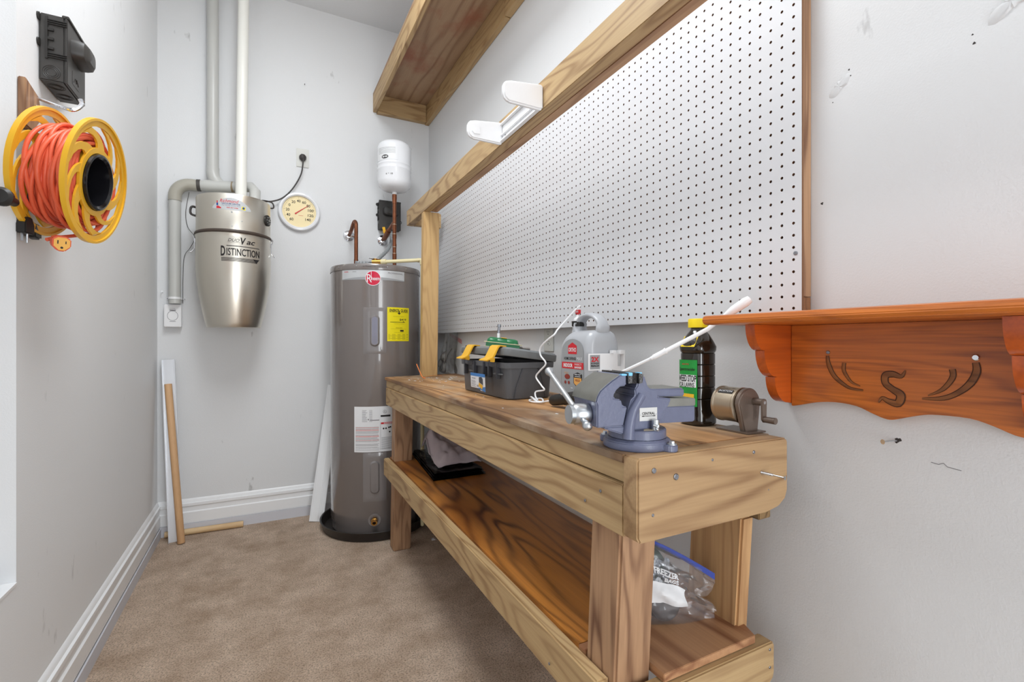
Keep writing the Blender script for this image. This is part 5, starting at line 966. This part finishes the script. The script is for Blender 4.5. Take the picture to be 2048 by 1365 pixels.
b = MB(); b.box(-.010, .010, -.004, .004, 1.163, 1.175, F((NX, NY, 0), (0, 1, 0), (1, 0, 0), (0, 0, 1))); b.box(-.004, .004, -.003, .003, 1.156, 1.1635, F((NX, NY, 0), (0, 1, 0), (1, 0, 0), (0, 0, 1))); cp_ = part('red_cap', b, M['red'], r, .0008)
b = MB(); add_text(b, 'OPEN', .015, .005, F((NX - .0045, NY, 1.169), (0, -1, 0), (0, 0, 1), (-1, 0, 0)), 0, 0, bold=.02, depth=.0002); part('cap_lettering', b, M['label'], cp_)
# label on the face toward the room (-X)
fJ = F((JX0 - .0006, 1.159, 0), (0, -1, 0), (0, 0, 1), (-1, 0, 0))
b = MB(); hw = .0545; arch = [(-hw, .90), (hw, .90)] + [(hw * math.cos(t), 1.050 + .036 * math.sin(t)) for t in [PI * k / 16 for k in range(17)]]
b.add([fJ(x, y, .0004) for x, y in arch], [tuple(range(len(arch)))]); jl = part('jug_label', b, M['silverdark'], r)
fJ0 = fJ; fJ = lambda x, y, z: fJ0(x, y + .046, z)
b = MB(); b.add([fJ(*p, .0008) for p in ((-.022, .996), (.022, .996), (.022, 1.020), (0, 1.030), (-.022, 1.020))], [(0, 1, 2, 3, 4)]); rect(b, fJ, -hw, hw, .953, .972, .0008); part('red_print', b, M['redtext'], jl)
b = MB(); add_text(b, 'ORTHO', .038, .012, fJ, 0, 1.0085, bold=.02, depth=.0012); add_text(b, 'INDOOR', .047, .0115, fJ, -.022, .9625, bold=.04, depth=.0012); add_text(b, 'INSECT', .034, .0055, fJ, .029, .9665, depth=.0012); add_text(b, 'BARRIER', .034, .0055, fJ, .029, .958, bold=.03, depth=.0012); part('white_lettering', b, M['label'], jl)
b = MB(); add_text(b, 'HOME DEFENSE', .060, .0085, fJ, -.012, .983, bold=.012, depth=.0012); rect(b, fJ, .010, .045, .929, .940, .001); b.add([fJ(*p, .0008) for p in ((.006, .912), (.026, .898), (.048, .912), (.048, .938), (.027, .944), (.006, .938))], [(0, 1, 2, 3, 4, 5)]); part('black_print', b, M['blacktext'], jl)
b = MB(); add_text(b, 'MAX', .026, .009, fJ, .036, .983, depth=.0012); part('max_lettering', b, M['label'], jl)
b = MB(); b.add([fJ(*p, .0011) for p in ((.0085, .912), (.027, .9015), (.0455, .912), (.0455, .928), (.0085, .928))], [(0, 1, 2, 3, 4)]); add_text(b, 'KILLS', .02, .005, fJ, -.03, .940, depth=.001); part('shield_print', b, M['orangelab'], jl)
b = MB(); add_text(b, 'KILLS', .022, .006, fJ, .027, .921, bold=.02, depth=.0015); b.lathe([(1, .001), (1, .0012)], 14, lambda x, y, z: fJ(-.026 + x * .014, .929 + y * .0075, z))
for x_ in (-.036, -.018): b.lathe([(1, .001), (1, .0012)], 10, lambda x, y, z: fJ(x_ + x * .0055, .912 + y * .005, z))
part('bug_print', b, M['darkred'], jl)
b = MB(); rect(b, fJ, -.008, .002, .896, .898, .0008); add_text(b, 'EASY-FLIP', .030, .004, fJ, .027, .9375, depth=.0014, bold=.02); rect(b, fJ, .012, .042, .931, .9325, .0014); part('fine_lettering', b, M['label'], jl)
# white wand holder clipped on the near side of the jug
fH = F((JX0, JY0 - .003, 0), (1, 0, 0), (0, 0, 1), (0, -1, 0))
b = MB(); fH_ = fH; fH = lambda x, y, z: fH_(x, y + .008, z)
b.box(-.004, .098, .990, 1.037, .0, .0035, fH); b.box(.070, .082, 1.037, 1.046, 0, .016, fH); b.box(.094, .110, 1.037 - .002, 1.046, 0, .018, fH); b.box(.068, .112, .890, 1.000, 0, .003, fH); b.box(.108, .112, .890, 1.046, 0, .018, fH); b.box(.066, .070, .888, .992, 0, .014, fH)
b.box(.030, .034, .960, .992, 0, .012, fH); b.box(.045, .060, .965, .975, 0, .012, fH); b.box(.040, .046, .958, .992, 0, .014, fH); wh = part('wand_holder', b, M['white'], r, .0008)
b = MB(); rect(b, fH, 0, .034, .9935, 1.033, .0038); part('holder_sticker', b, M['silverdark'], wh)
b = MB(); add_text(b, '2X', .026, .014, fH, .017, 1.021, bold=.04, depth=.0043); part('red_lettering', b, M['redtext'], wh)
b = MB(); add_text(b, 'EXTENDED', .028, .004, fH, .017, 1.010, bold=.03, depth=.0043); add_text(b, 'REACH', .027, .0055, fH, .017, 1.003, bold=.04, depth=.0043); part('black_lettering', b, M['blacktext'], wh)
# hose
hz = BZ + .004
P = [(.848, 1.205, 1.158), (.846, 1.200, 1.178), (.846, 1.194, 1.186), (.838, 1.21, 1.172), (.820, 1.235, 1.14), (.80, 1.245, 1.115), (.782, 1.235, 1.10), (.775, 1.26, 1.085), (.772, 1.30, 1.06), (.772, 1.30, 1.035), (.776, 1.275, 1.01), (.772, 1.305, .985), (.770, 1.325, .965), (.772, 1.295, .94), (.775, 1.283, .927), (.770, 1.325, .918), (.762, 1.315, .905), (.755, 1.288, .890 + .004), (.762, 1.325, .896), (.780, 1.355, .893), (.77, 1.36, .897), (.758, 1.33, .900), (.748, 1.285, .893), (.762, 1.27, .893), (.775, 1.30, .898), (.766, 1.335, .893), (.745, 1.325, .892), (.735, 1.29, .892), (.75, 1.262, .892), (.772, 1.25, .896), (.79, 1.235, .900)]
P[-2] = (.770, 1.262, .894); P[-1] = (.779, 1.246, .897)
b = MB(); b.tube(smooth_path(P, 6), .0026, 8); part('hose', b, M['white'], r)
# black spray grip lying on the bench
r = root('spray_grip', (.79, 1.20, BZ), 'black tubular spray grip with white trigger lying on the bench behind the vise bar', 'spray handle')
g0 = V((.754, 1.205, BZ + .0165)); g1 = V((.772, 1.020, BZ + .052)); gd = (g1 - g0).normalized()
b = MB(); L_ = (g1 - g0).length; u = gd.cross(V((0, 0, 1))).normalized(); w_ = u.cross(gd)
b.lathe([(1e-4, 0), (.012, .001), (.0155, .008), (.0165, .03), (.017, L_ * .5), (.0155, L_ * .9), (.010, L_)], 28, F(g0, u, w_, gd)); part('grip', b, M['black'], r)
b = MB(); b.box(.066, .084, -.006, .006, .0140, .0235, F(g0, gd, -u, (w_ * .75 - u * .0 + u * .66).normalized())); part('trigger', b, M['white'], r, .002)
# telescopic wand
r = root('spray_wand', (.74, .9, 1.0), 'thin white telescopic spray wand slanting up past the dark bottle to the pegboard', 'wand')
W0, W1, W2, W3, W4, W5 = [V(p) for p in ((.734, .985, .957), (.743, .877, 1.008), (.782, .812, 1.045), (.857, .731, 1.106), (.892, .7125, 1.137), (.930, .682, 1.171))]
b = MB(); b.tube([W0, W1, (W1 + W2) * .5, W2], .0033, 12); part('inner_tube', b, M['white'], r)
dd = (W3 - W2).normalized(); b = MB(); b.cyl(W2 - dd * .004, W2 + dd * .024, .0058, .0062, 16); b.cyl(W2 - dd * .010, W2 - dd * .004, .0045, n=16); b.cyl(W2 + dd * .024, W2 + dd * .028, .0072, n=16); part('lock_collar', b, M['white'], r)
b = MB(); b.tube([W2 + dd * .02, W3, W4], .0048, 14); part('outer_tube', b, M['white'], r)
b = MB(); d5 = (W5 - W4).normalized(); u = d5.orthogonal().normalized(); L5 = (W5 - W4).length
b.lathe([(.0048, -.004), (.0075, .008), (.0095, .018), (.0100, L5 * .6), (.0105, L5 * .8), (.0085, L5 * .97), (.004, L5), (1e-4, L5)], 20, F(W4, u, d5.cross(u), d5)); part('tip', b, M['white'], r)
# ------------------------------------------------------------------ dark weed-killer bottle
BX, BY = .893, .790
r = root('dark_bottle', (BX, BY, BZ), 'dark brown plastic bottle with yellow cap and green label at the back of the bench', 'bottle')
def bsec(w_, e=.6):
    n = 40; return [(BX + w_ * math.copysign(abs(math.cos(t)) ** e, math.cos(t)), BY + w_ * math.copysign(abs(math.sin(t)) ** e, math.sin(t))) for t in [2 * PI * k / n for k in range(n)]]
b = MB(); secs = [(bsec(.030), BZ + .0005), (bsec(.0345), BZ + .006), (bsec(.0345), BZ + .030), (bsec(.0325), BZ + .036)]
for k in range(5):
    z = BZ + .038 + .026 * k; secs += [(bsec(.0325), z), (bsec(.0325), z + .022), (bsec(.0310), z + .0235), (bsec(.0325), z + .025)]
secs += [(bsec(.0345), BZ + .172), (bsec(.0350), BZ + .180), (bsec(.031, .75), BZ + .193), (bsec(.024, .9), BZ + .208), (bsec(.0185, 1), BZ + .216), (bsec(.016, 1), BZ + .220), (bsec(.016, 1), BZ + .226)]
loft(b, secs); part('bottle_body', b, M['darkbottle'], r)
b = MB(); b.lathe([(.0215, BZ + .224), (.0215, BZ + .242), (.0200, BZ + .2445), (1e-4, BZ + .2445)], 32, F((BX, BY, 0), (1, 0, 0), (0, 1, 0), (0, 0, 1))); part('cap', b, M['capy'], r)
fB = F((BX - .0352, BY, 0), (0, -1, 0), (0, 0, 1), (-1, 0, 0))
fBc = lambda x, y, z: fB(x, y, z - .0 - max(0, abs(x) - .018) * .55)
b = MB(); rect(b, fBc, -.026, .026, BZ + .045, BZ + .150, .0006, 10); gl_ = part('green_label', b, M['greenlab'], r)
b = MB(); add_text(b, 'WEED STOP', .050, .015, fBc, .0, BZ + .108, bold=.02, depth=.0014); add_text(b, 'FOR LAWNS', .044, .0105, fBc, -.001, BZ + .0935, bold=.01, depth=.0014); add_text(b, 'Spectracide', .044, .009, fBc, 0, BZ + .128, shear=.2, depth=.0014, bold=.01); part('black_lettering', b, M['blacktext'], gl_)
b = MB(); rect(b, fBc, -.024, .024, BZ + .088, BZ + .116, .001, 8); part('white_panel', b, M['label'], gl_)
b = MB(); rect(b, fBc, -.016, .020, BZ + .060, BZ + .073, .001, 6); part('orange_panel', b, plain('amber_print', (240, 190, 50), .4), gl_)
b = MB(); add_text(b, 'ACTS', .02, .003, fBc, -.004, BZ + .140, bold=.03, depth=.001); part('red_print', b, M['redtext'], gl_)
b = MB(); rect(b, lambda x, y, z: fBc(x, y, z - max(0, y - BZ - .178) * .55), -.020, .020, BZ + .180, BZ + .204, .0012, 6); yl = part('yellow_neck_label', b, M['capy'], r)
b = MB(); add_text(b, 'DO NOT', .026, .006, lambda x, y, z: fBc(x, y, z - max(0, y - BZ - .178) * .55), 0, BZ + .198, bold=.02, depth=.0018); add_text(b, 'WATER', .020, .004, lambda x, y, z: fBc(x, y, z - max(0, y - BZ - .178) * .55), 0, BZ + .189, depth=.0018); part('neck_lettering', b, M['blacktext'], yl)
# ------------------------------------------------------------------ pencil sharpener
r = root('pencil_sharpener', (.90, .68, BZ), 'taupe metal crank pencil sharpener with brushed barrel on the bench corner', 'pencil sharpener')
SX, SZ = .905, .9425
fSx = F((SX, .735, SZ), (1, 0, 0), (0, 0, 1), (0, -1, 0))   # z runs toward the camera along -Y
b = MB(); b.lathe([(.034, 0), (.0385, .003), (.0385, .007), (.0370, .009), (.0370, .050), (.0385, .052), (.0385, .056), (.030, .058)], 56, fSx); part('barrel', b, M['sharpb'], r)
b = MB(); b.lathe([(.010, -.006), (.024, -.004), (.034, 0)], 32, fSx); part('pencil_dial', b, M['sharp'], r)
pz_ = [(-.013, BZ + .0006 - SZ), (.030, BZ + .0006 - SZ), (.030, -.006)] + [(.0335 * math.cos(t), .004 + .0345 * math.sin(t)) for t in [PI * k / 14 - .0 for k in range(15)]] + [(-.0335, -.004), (-.022, -.030)]
pz_ = [(-.016, BZ + .0006 - SZ), (.026, BZ + .0006 - SZ)] + [(.0345 * math.cos(t), .004 + .0345 * math.sin(t)) for t in [PI * k / 14 for k in range(15)]]
b = MB(); b.prism(pz_, .058, .071, fSx); part('bracket', b, M['sharp'], r, .003, seg=3)
b = MB(); b.box(-.026, .034, BZ + .0004 - SZ, BZ + .004 - SZ, .004, .085, fSx); part('foot', b, M['sharp'], r, .0015)
b = MB(); b.cyl(fSx(.012, .010, .071), fSx(.012, .010, .094), .0075, n=20); b.prism([(.0045, .010), (.0060, .016), (.012, .018), (.018, .016), (.0195, .010), (.0185, -.026), (.012, -.032), (.006, -.026)], .091, .0955, fSx); b.cyl(fSx(.012, -.025, .0955), fSx(.012, -.025, .120), .0062, .0068, 20); part('crank', b, M['sharp'], r, .0006)
b = MB(); b.lathe([(.0035, .0956), (.0035, .0962), (1e-4, .0963)], 12, lambda x, y, z: fSx(.012 + x, .010 + y, z)); part('crank_screw', b, M['chrome'], r)
def fsl(x, y, z): a = R_(118) + y / .037; return fSx((.0374 + z) * math.cos(a) * 1, (.0374 + z) * math.sin(a), .030 + x)
fsl2 = lambda x, y, z: fSx(-(.0374 + z) * math.cos(R_(52) + y / .037), (.0374 + z) * math.sin(R_(52) + y / .037), .030 + x)
b = MB(); b.grid(lambda u, v: fsl2(-.018 + .036 * u, -.0055 + .010 * v, .0006), 4, 4); sp = part('black_name_strip', b, M['black'], r)
b = MB(); add_text(b, 'BOSTON', .032, .0045, fsl2, 0, 0, bold=.01, depth=.0012); part('strip_lettering', b, M['label'], sp)
b = MB(); add_text(b, 'Ranger 55', .030, .0055, fsl2, 0, .0115, shear=.2, depth=.0006); part('black_lettering', b, M['blacktext'], r)
# ------------------------------------------------------------------ goggles in a clear bag, hanging tape, twine
r = root('hanging_bag', (.97, 2.68, BZ), 'clear plastic bag taped under the pegboard and sagging onto the far end of the bench', 'plastic bag')
random.seed(5)
def bagf(u, v, s):
    y = 2.80 - .19 * u + .02 * math.sin(5 * v); z = BZ + .004 + .24 * v
    depth = (.065 * math.sin(PI * u) ** .7 * (1 - v) ** .8 + .004) * s
    q = noise.noise(V((u * 5, v * 6, s * 3))) * .010 * min(1, (1 - v) * 3 + .2)
    return V((.985 - max(0, depth) * 1.0 - .006 + min(q, .012) - (0 if s > .5 else -.01), y, z))
b = MB(); b.grid(lambda u, v: bagf(u, v, 1), 26, 30); b.grid(lambda u, v: bagf(u, v, .05), 12, 12); part('bag_film', b, M['bag2'], r, ang=1.2)
b = MB(); b.tube(smooth_path([V((.975, 2.66, 1.035)), V((.955, 2.67, 1.0)), V((.955, 2.70, .965)), V((.96, 2.73, .94))], 6), .0022, 6); part('edge_fold', b, M['cord_blk'], r)
r = root('pink_tape', (1.01, 2.7, 1.11), 'strip of faded pink tape on the wall right under the far end of the pegboard', 'tape')
b = MB(); b.add([V((1.012, 2.815, 1.118)), V((1.012, 2.60, 1.062)), V((1.012, 2.60, 1.088)), V((1.012, 2.815, 1.136))] + [V((1.0135, 2.815, 1.118)), V((1.0135, 2.60, 1.062)), V((1.0135, 2.60, 1.088)), V((1.0135, 2.815, 1.136))], [(0, 1, 2, 3), (7, 6, 5, 4), (0, 4, 5, 1), (2, 6, 7, 3), (1, 5, 6, 2), (3, 7, 4, 0)]); part('tape_strip', b, M['pink'], r)
r = root('goggles', (.955, 2.70, BZ), 'clear plastic safety goggles bunched inside the hanging bag at the far end of the bench', 'goggles')
b = MB()
for cy, cz in ((2.695, .985), (2.745, .945), (2.70, .925)):
    fg_ = F((.955, cy, cz), V((.3, .9, .2)).normalized(), V((0, -.2, 1)).normalized(), V((-1, .3, 0)).normalized())
    b.lathe([(.036, 0), (.040, .008), (.036, .022), (.024, .032), (1e-4, .036)], 28, lambda x, y, z: fg_(x * .95, y * .85, z), cap=False)
part('lens', b, M['lens'], r)
b = MB()
for cy, cz, q in ((2.695, .985, .040), (2.745, .945, .040), (2.70, .925, .037)):
    fg_ = F((.955, cy, cz), V((.3, .9, .2)).normalized(), V((0, -.2, 1)).normalized(), V((-1, .3, 0)).normalized())
    b.tube([fg_(q * .95 * math.cos(t), q * .85 * math.sin(t), .006) for t in [2 * PI * k / 24 for k in range(24)]], .003, 6, closed=True)
b.tube(smooth_path([V((.95, 2.77, .94)), V((.93, 2.75, .91)), V((.935, 2.70, .893)), V((.96, 2.66, .895))], 6), .004, 6); part('frame', b, plain('smoky_plastic', (120, 116, 110), .2, trans=.3), r)
b = MB(); b.tube(smooth_path([V((.715, 2.49, .957)), V((.716, 2.46, .935)), V((.722, 2.44, .910)), V((.728, 2.425, .892)), V((.733, 2.40, .889)), V((.728, 2.385, .889))], 6), .0026, 6); b.tube(smooth_path([V((.727, 2.41, .890)), V((.76, 2.45, .893)), V((.82, 2.50, .894)), V((.86, 2.50, .889))], 5), .0008, 4)
single('twine', b, M['string'], 'short frayed orange twine at the foot of the upright post on the bench', 'twine', (.73, 2.42, BZ))
# paint chips on the bench
random.seed(9); b = MB()
for k in range(60):
    x = .60 + random.random() * .32; y = 2.42 - .28 * random.random() if k < 30 else 1.0 + random.random() * 1.3; s_ = .0012 + .003 * random.random() * (1.5 if k < 30 else .7)
    b.box(x, x + s_ * 1.6, y, y + s_ * 3, BZ + .0002, BZ + .0012)
o = part('paint_chips', b, M['label'], None, origin=(.75, 2, BZ)); o['label'] = 'scattered pale paint chips on the far part of the bench top'; o['category'] = 'debris'; o['kind'] = 'stuff'
# ------------------------------------------------------------------ white holder on the rail
r = root('towel_holder', (.72, 1.36, 1.81), 'white plastic paper towel holder screwed to the front of the wooden rail', 'holder')
fK = lambda x, y, z: askew(.7475 - z, 1.36 - x, y)      # x toward the camera, y up, z out from the rail
b = MB()
K = F((.7475 - .0, 1.36, 0), (0, -1, 0), (0, 0, 1), (-1, 0, 0)); fK = lambda x, y, z: askew(*K(x, y, z))
b.box(-.135, .135, 1.7685, 1.7765, .0005, .013, fK); b.box(-.135, .135, 1.826, 1.834, .0005, .012, fK); b.box(-.135, .135, 1.7765, 1.826, .0005, .004, fK); b.box(-.135, .135, 1.790, 1.797, .004, .010, fK); part('back_plate', b, M['white'], r, .0015)
for s in (-1, 1):
    arm = [(.0005, 1.766), (.0005, 1.838), (.012, 1.8375), (.105, 1.826), (.122, 1.821), (.132, 1.812), (.133, 1.785), (.128, 1.772), (.116, 1.763), (.012, 1.762)]
    b = MB(); b.prism(arm, s * .138 - .008, s * .138 + .008, lambda x, y, z: fK(z, y, x)); am = part('arm', b, M['white'], r, .0045, seg=3)
    b = MB(); b.prism([(.088, 1.780), (.088, 1.808), (.094, 1.814), (.112, 1.814), (.118, 1.808), (.118, 1.786), (.110, 1.778)], s * .138 - s * .0105, s * .138 - s * .007, lambda x, y, z: fK(z, y, x)); part('hub_boss', b, M['white'], am, .001)
b = MB()
for x in (-.105, .105): b.lathe([(.003, .004), (.003, .0052)], 10, lambda a, c, d: fK(x + a, 1.784 + c, d))
part('screw_holes', b, M['black'], r)
# ------------------------------------------------------------------ lower shelf contents
SZ_ = .468
r = root('folded_plastic_sheet', (.80, 2.25, SZ_), 'folded glossy black plastic sheet on the far end of the lower shelf', 'plastic sheet')
c4 = [V((.705, 2.55, 0)), V((.652, 2.01, 0)), V((.905, 2.015, 0)), V((.895, 2.50, 0))]
def quadp(u, v): return (c4[0] * (1 - u) * (1 - v) + c4[3] * u * (1 - v) + c4[2] * u * v + c4[1] * (1 - u) * v)
def slab(z0, th, sh, amp, seed):
    def fn(u, v, top):
        uu = .5 + (u - .5) * sh; vv = .5 + (v - .5) * sh; p = quadp(uu, vv); e = min(u, 1 - u, v, 1 - v); k = min(1, e * 9) ** .6
        q = noise.noise(V((u * 5 + seed, v * 5, seed))) * amp; q2 = noise.noise(V((u * 14, v * 12, seed))) * amp * .4
        return V((p.x + q * .3, p.y + q * .3, SZ_ + z0 + (th * (.5 + .5 * k) + (q + q2) * k if top else 0)))
    return fn
b = MB()
for z0, th, sh, sd in ((.001, .012, 1.0, 1), (.012, .012, .96, 5), (.022, .010, .93, 9)):
    fn = slab(z0, th, sh, .008, sd); b.grid(lambda u, v: fn(u, v, True), 36, 36); b.grid(lambda u, v: fn(u, v, False), 6, 6)
part('sheet', b, M['blkbag'], r, ang=1.0)
r = root('grey_cap', (.82, 2.25, SZ_ + .04), 'crumpled grey-lilac cloth with an arched opening lying on the black plastic sheet', 'cloth')
zc = SZ_ + .036
cq = [V((.735, 2.47, 0)), V((.695, 2.07, 0)), V((.915, 2.09, 0)), V((.890, 2.47, 0))]
def clothf(u, v):     # u across from the room side to the wall, v from far to near
    p = cq[0] * (1 - u) * (1 - v) + cq[3] * u * (1 - v) + cq[2] * u * v + cq[1] * (1 - u) * v
    h = .095 * math.sin(PI * min(1, u * .9 + .12)) ** .8 * (1 - .75 * max(0, v - .2)) + .010
    arch = math.exp(-((v - .32) / .16) ** 2) * (1 - min(1, u * 3)); h = h * (1 - .80 * math.exp(-(u / .10) ** 2)) + .075 * arch
    h += .030 * noise.noise(V((u * 4 + 2, v * 4, 0))) + .010 * noise.noise(V((u * 9, v * 9, 3)))
    if v > .93: h *= (1 - v) / .07 * .8 + .2
    return V((p.x, p.y, zc + max(.003, h)))
b = MB(); b.grid(clothf, 44, 44); o = part('cloth', b, M['cloth'], r, ang=1.3); sm = o.modifiers.new('solid', 'SOLIDIFY'); sm.thickness = .003; sm.offset = 1
b = MB(); b.tube([clothf(.004, .10 + .44 * k / 20) + V((-.002, 0, .001)) for k in range(21)], .0028, 6); part('hem', b, M['cloth'], r)
def inn(u, v): p = clothf(.0, .14 + .36 * u); return V((p.x + .012 + .006 * math.sin(PI * u), p.y, zc + .002 + (p.z - zc - .004) * v))
b = MB(); b.grid(inn, 14, 6); part('lining', b, M['cloth_in'], r)
b = MB(); P = smooth_path([clothf(.36, .10) + V((0, 0, .006)), clothf(.45, .25) + V((0, 0, .008)), clothf(.60, .48) + V((0, 0, .006)), clothf(.85, .60) + V((0, 0, .008))], 8); vs = []
for i, p in enumerate(P): wd = .010 + .022 * i / len(P); vs += [p + V((-wd * .3, wd, .001)), p + V((wd * .3, -wd, .001))]
b.add(vs, [(2 * i, 2 * i + 1, 2 * i + 3, 2 * i + 2) for i in range(len(P) - 1)]); part('black_strap', b, M['blkbag'], r)
# freezer bag and what it holds
r = root('freezer_bag', (.79, .76, SZ_), 'clear zip freezer bag with blue seal on the near end of the lower shelf', 'freezer bag')
bu = V((.889, -.458, 0)); bn = V((-.458, -.889, 0)); bo = V((.745, .800, SZ_ + .002))      # width direction / toward the camera
def fz(u, v, s):       # u 0..1 left to right, v 0..1 bottom to top
    x = -.055 + .205 * u - (.012 * (1 - u)) ; top = .175 - .085 * max(0, u - .30) ** 1.2 * 1.5
    if u > .55 and v < .5: pass
    z = top * v; bul = .060 * max(0, math.sin(PI * min(1, max(0, .06 + u * 1.05)))) ** .6 * max(0, math.sin(PI * min(1, .12 + v * .86))) ** .7
    q = noise.noise(V((u * 6, v * 6, s * 4))) * .016 * min(1, v * 6, (1 - v) * 5) + .006 * abs(noise.noise(V((u * 13, v * 11, s * 9))))
    pinch = .030 * math.exp(-((v - .52) / .12) ** 2) * max(0, u - .55) / .45
    return bo + bu * (x - pinch) + bn * (s * bul * .75 + q * (1 if s > 0 else -1)) + V((0, 0, z))
b = MB(); b.grid(lambda u, v: fz(u, v, 1), 40, 36); b.grid(lambda u, v: fz(u, v, -.85), 24, 22); part('bag_film', b, M['bag'], r, ang=.5)
b = MB(); tp = [fz(i / 30, 1.0, 1) for i in range(31)]; vs = []
for i, p in enumerate(tp): wd = .003 + .004 * i / 30; vs += [p + V((0, 0, wd)) + bn * .001, p + V((0, 0, -wd)) + bn * .001, p + V((0, 0, -wd)) - bn * .001, p + V((0, 0, wd)) - bn * .001]
b.add(vs, [(4 * i + k, 4 * i + (k + 1) % 4, 4 * (i + 1) + (k + 1) % 4, 4 * (i + 1) + k) for i in range(30) for k in range(4)]); part('zip_seal', b, M['zip'], r)
def fbag(x, y, z):      # label frame lying on the front film
    u = (x + .067) / .205; v = y / .165; p = fz(max(0, min(1, u)), max(0, min(1, v)), 1); return p + bn * (.0022 + z)
b = MB(); b.grid(lambda u, v: fbag(-.06 + .130 * u, .056 + .042 * v, .0), 18, 6); bl_ = part('write_on_panel', b, M['label'], r)
b = MB(); b.grid(lambda u, v: fbag(-.0215 + .011 * u, .078 + .013 * v, .001), 2, 2); part('blue_square', b, M['tboxd'], bl_)
b = MB(); add_text(b, 'FREEZER', .050, .0105, fbag, .026, .121, bold=.04, depth=.004); add_text(b, 'BAGS', .030, .0105, fbag, .036, .1075, bold=.04, depth=.004); b.tube([fbag(-.018 + .012 * math.cos(t), .118 + .013 * math.sin(t), .001) for t in [-1.8 + .2 * k for k in range(19)]], .0012, 5); part('white_lettering', b, M['label'], r)
tc_ = bo + bu * .030 + V((0, 0, .039)); tz = (bn * .93 + V((0, 0, .30)) + bu * .15).normalized(); tx_ = tz.cross(V((0, 0, 1))).normalized() * -1; ty_ = tz.cross(tx_)
b = MB(); b.lathe([(1e-4, -.022), (.032, -.022), (.036, -.018), (.036, .020), (.0345, .023), (.031, .0215), (1e-4, .0215)], 36, F(tc_, tx_, ty_, tz)); single('round_tin', b, M['tin'], 'dark round tin at the bottom of the freezer bag', 'tin', tc_)
gc = bo + bu * .000 + V((0, 0, .118)) - bn * .006
b = MB(); b.lathe([(.020, -.018), (.040, -.018), (.040, .018), (.020, .018), (.020, -.018)], 36, F(gc, bu, V((0, 0, 1)), bn), cap=False); single('tape_roll', b, M['dkgreen'], 'dark green roll in the upper part of the freezer bag', 'roll', gc)
b = MB(); b.grid(lambda u, v: gc + bu * (-.030 + .075 * u) + V((0, 0, -.045 + .065 * v)) + bn * (.024 + .016 * noise.noise(V((u * 7, v * 7, 1)))), 26, 24); single('crumpled_wrapper', b, M['crumple'], 'crumpled silvery wrapper in the middle of the freezer bag', 'wrapper', gc, ang=.3)
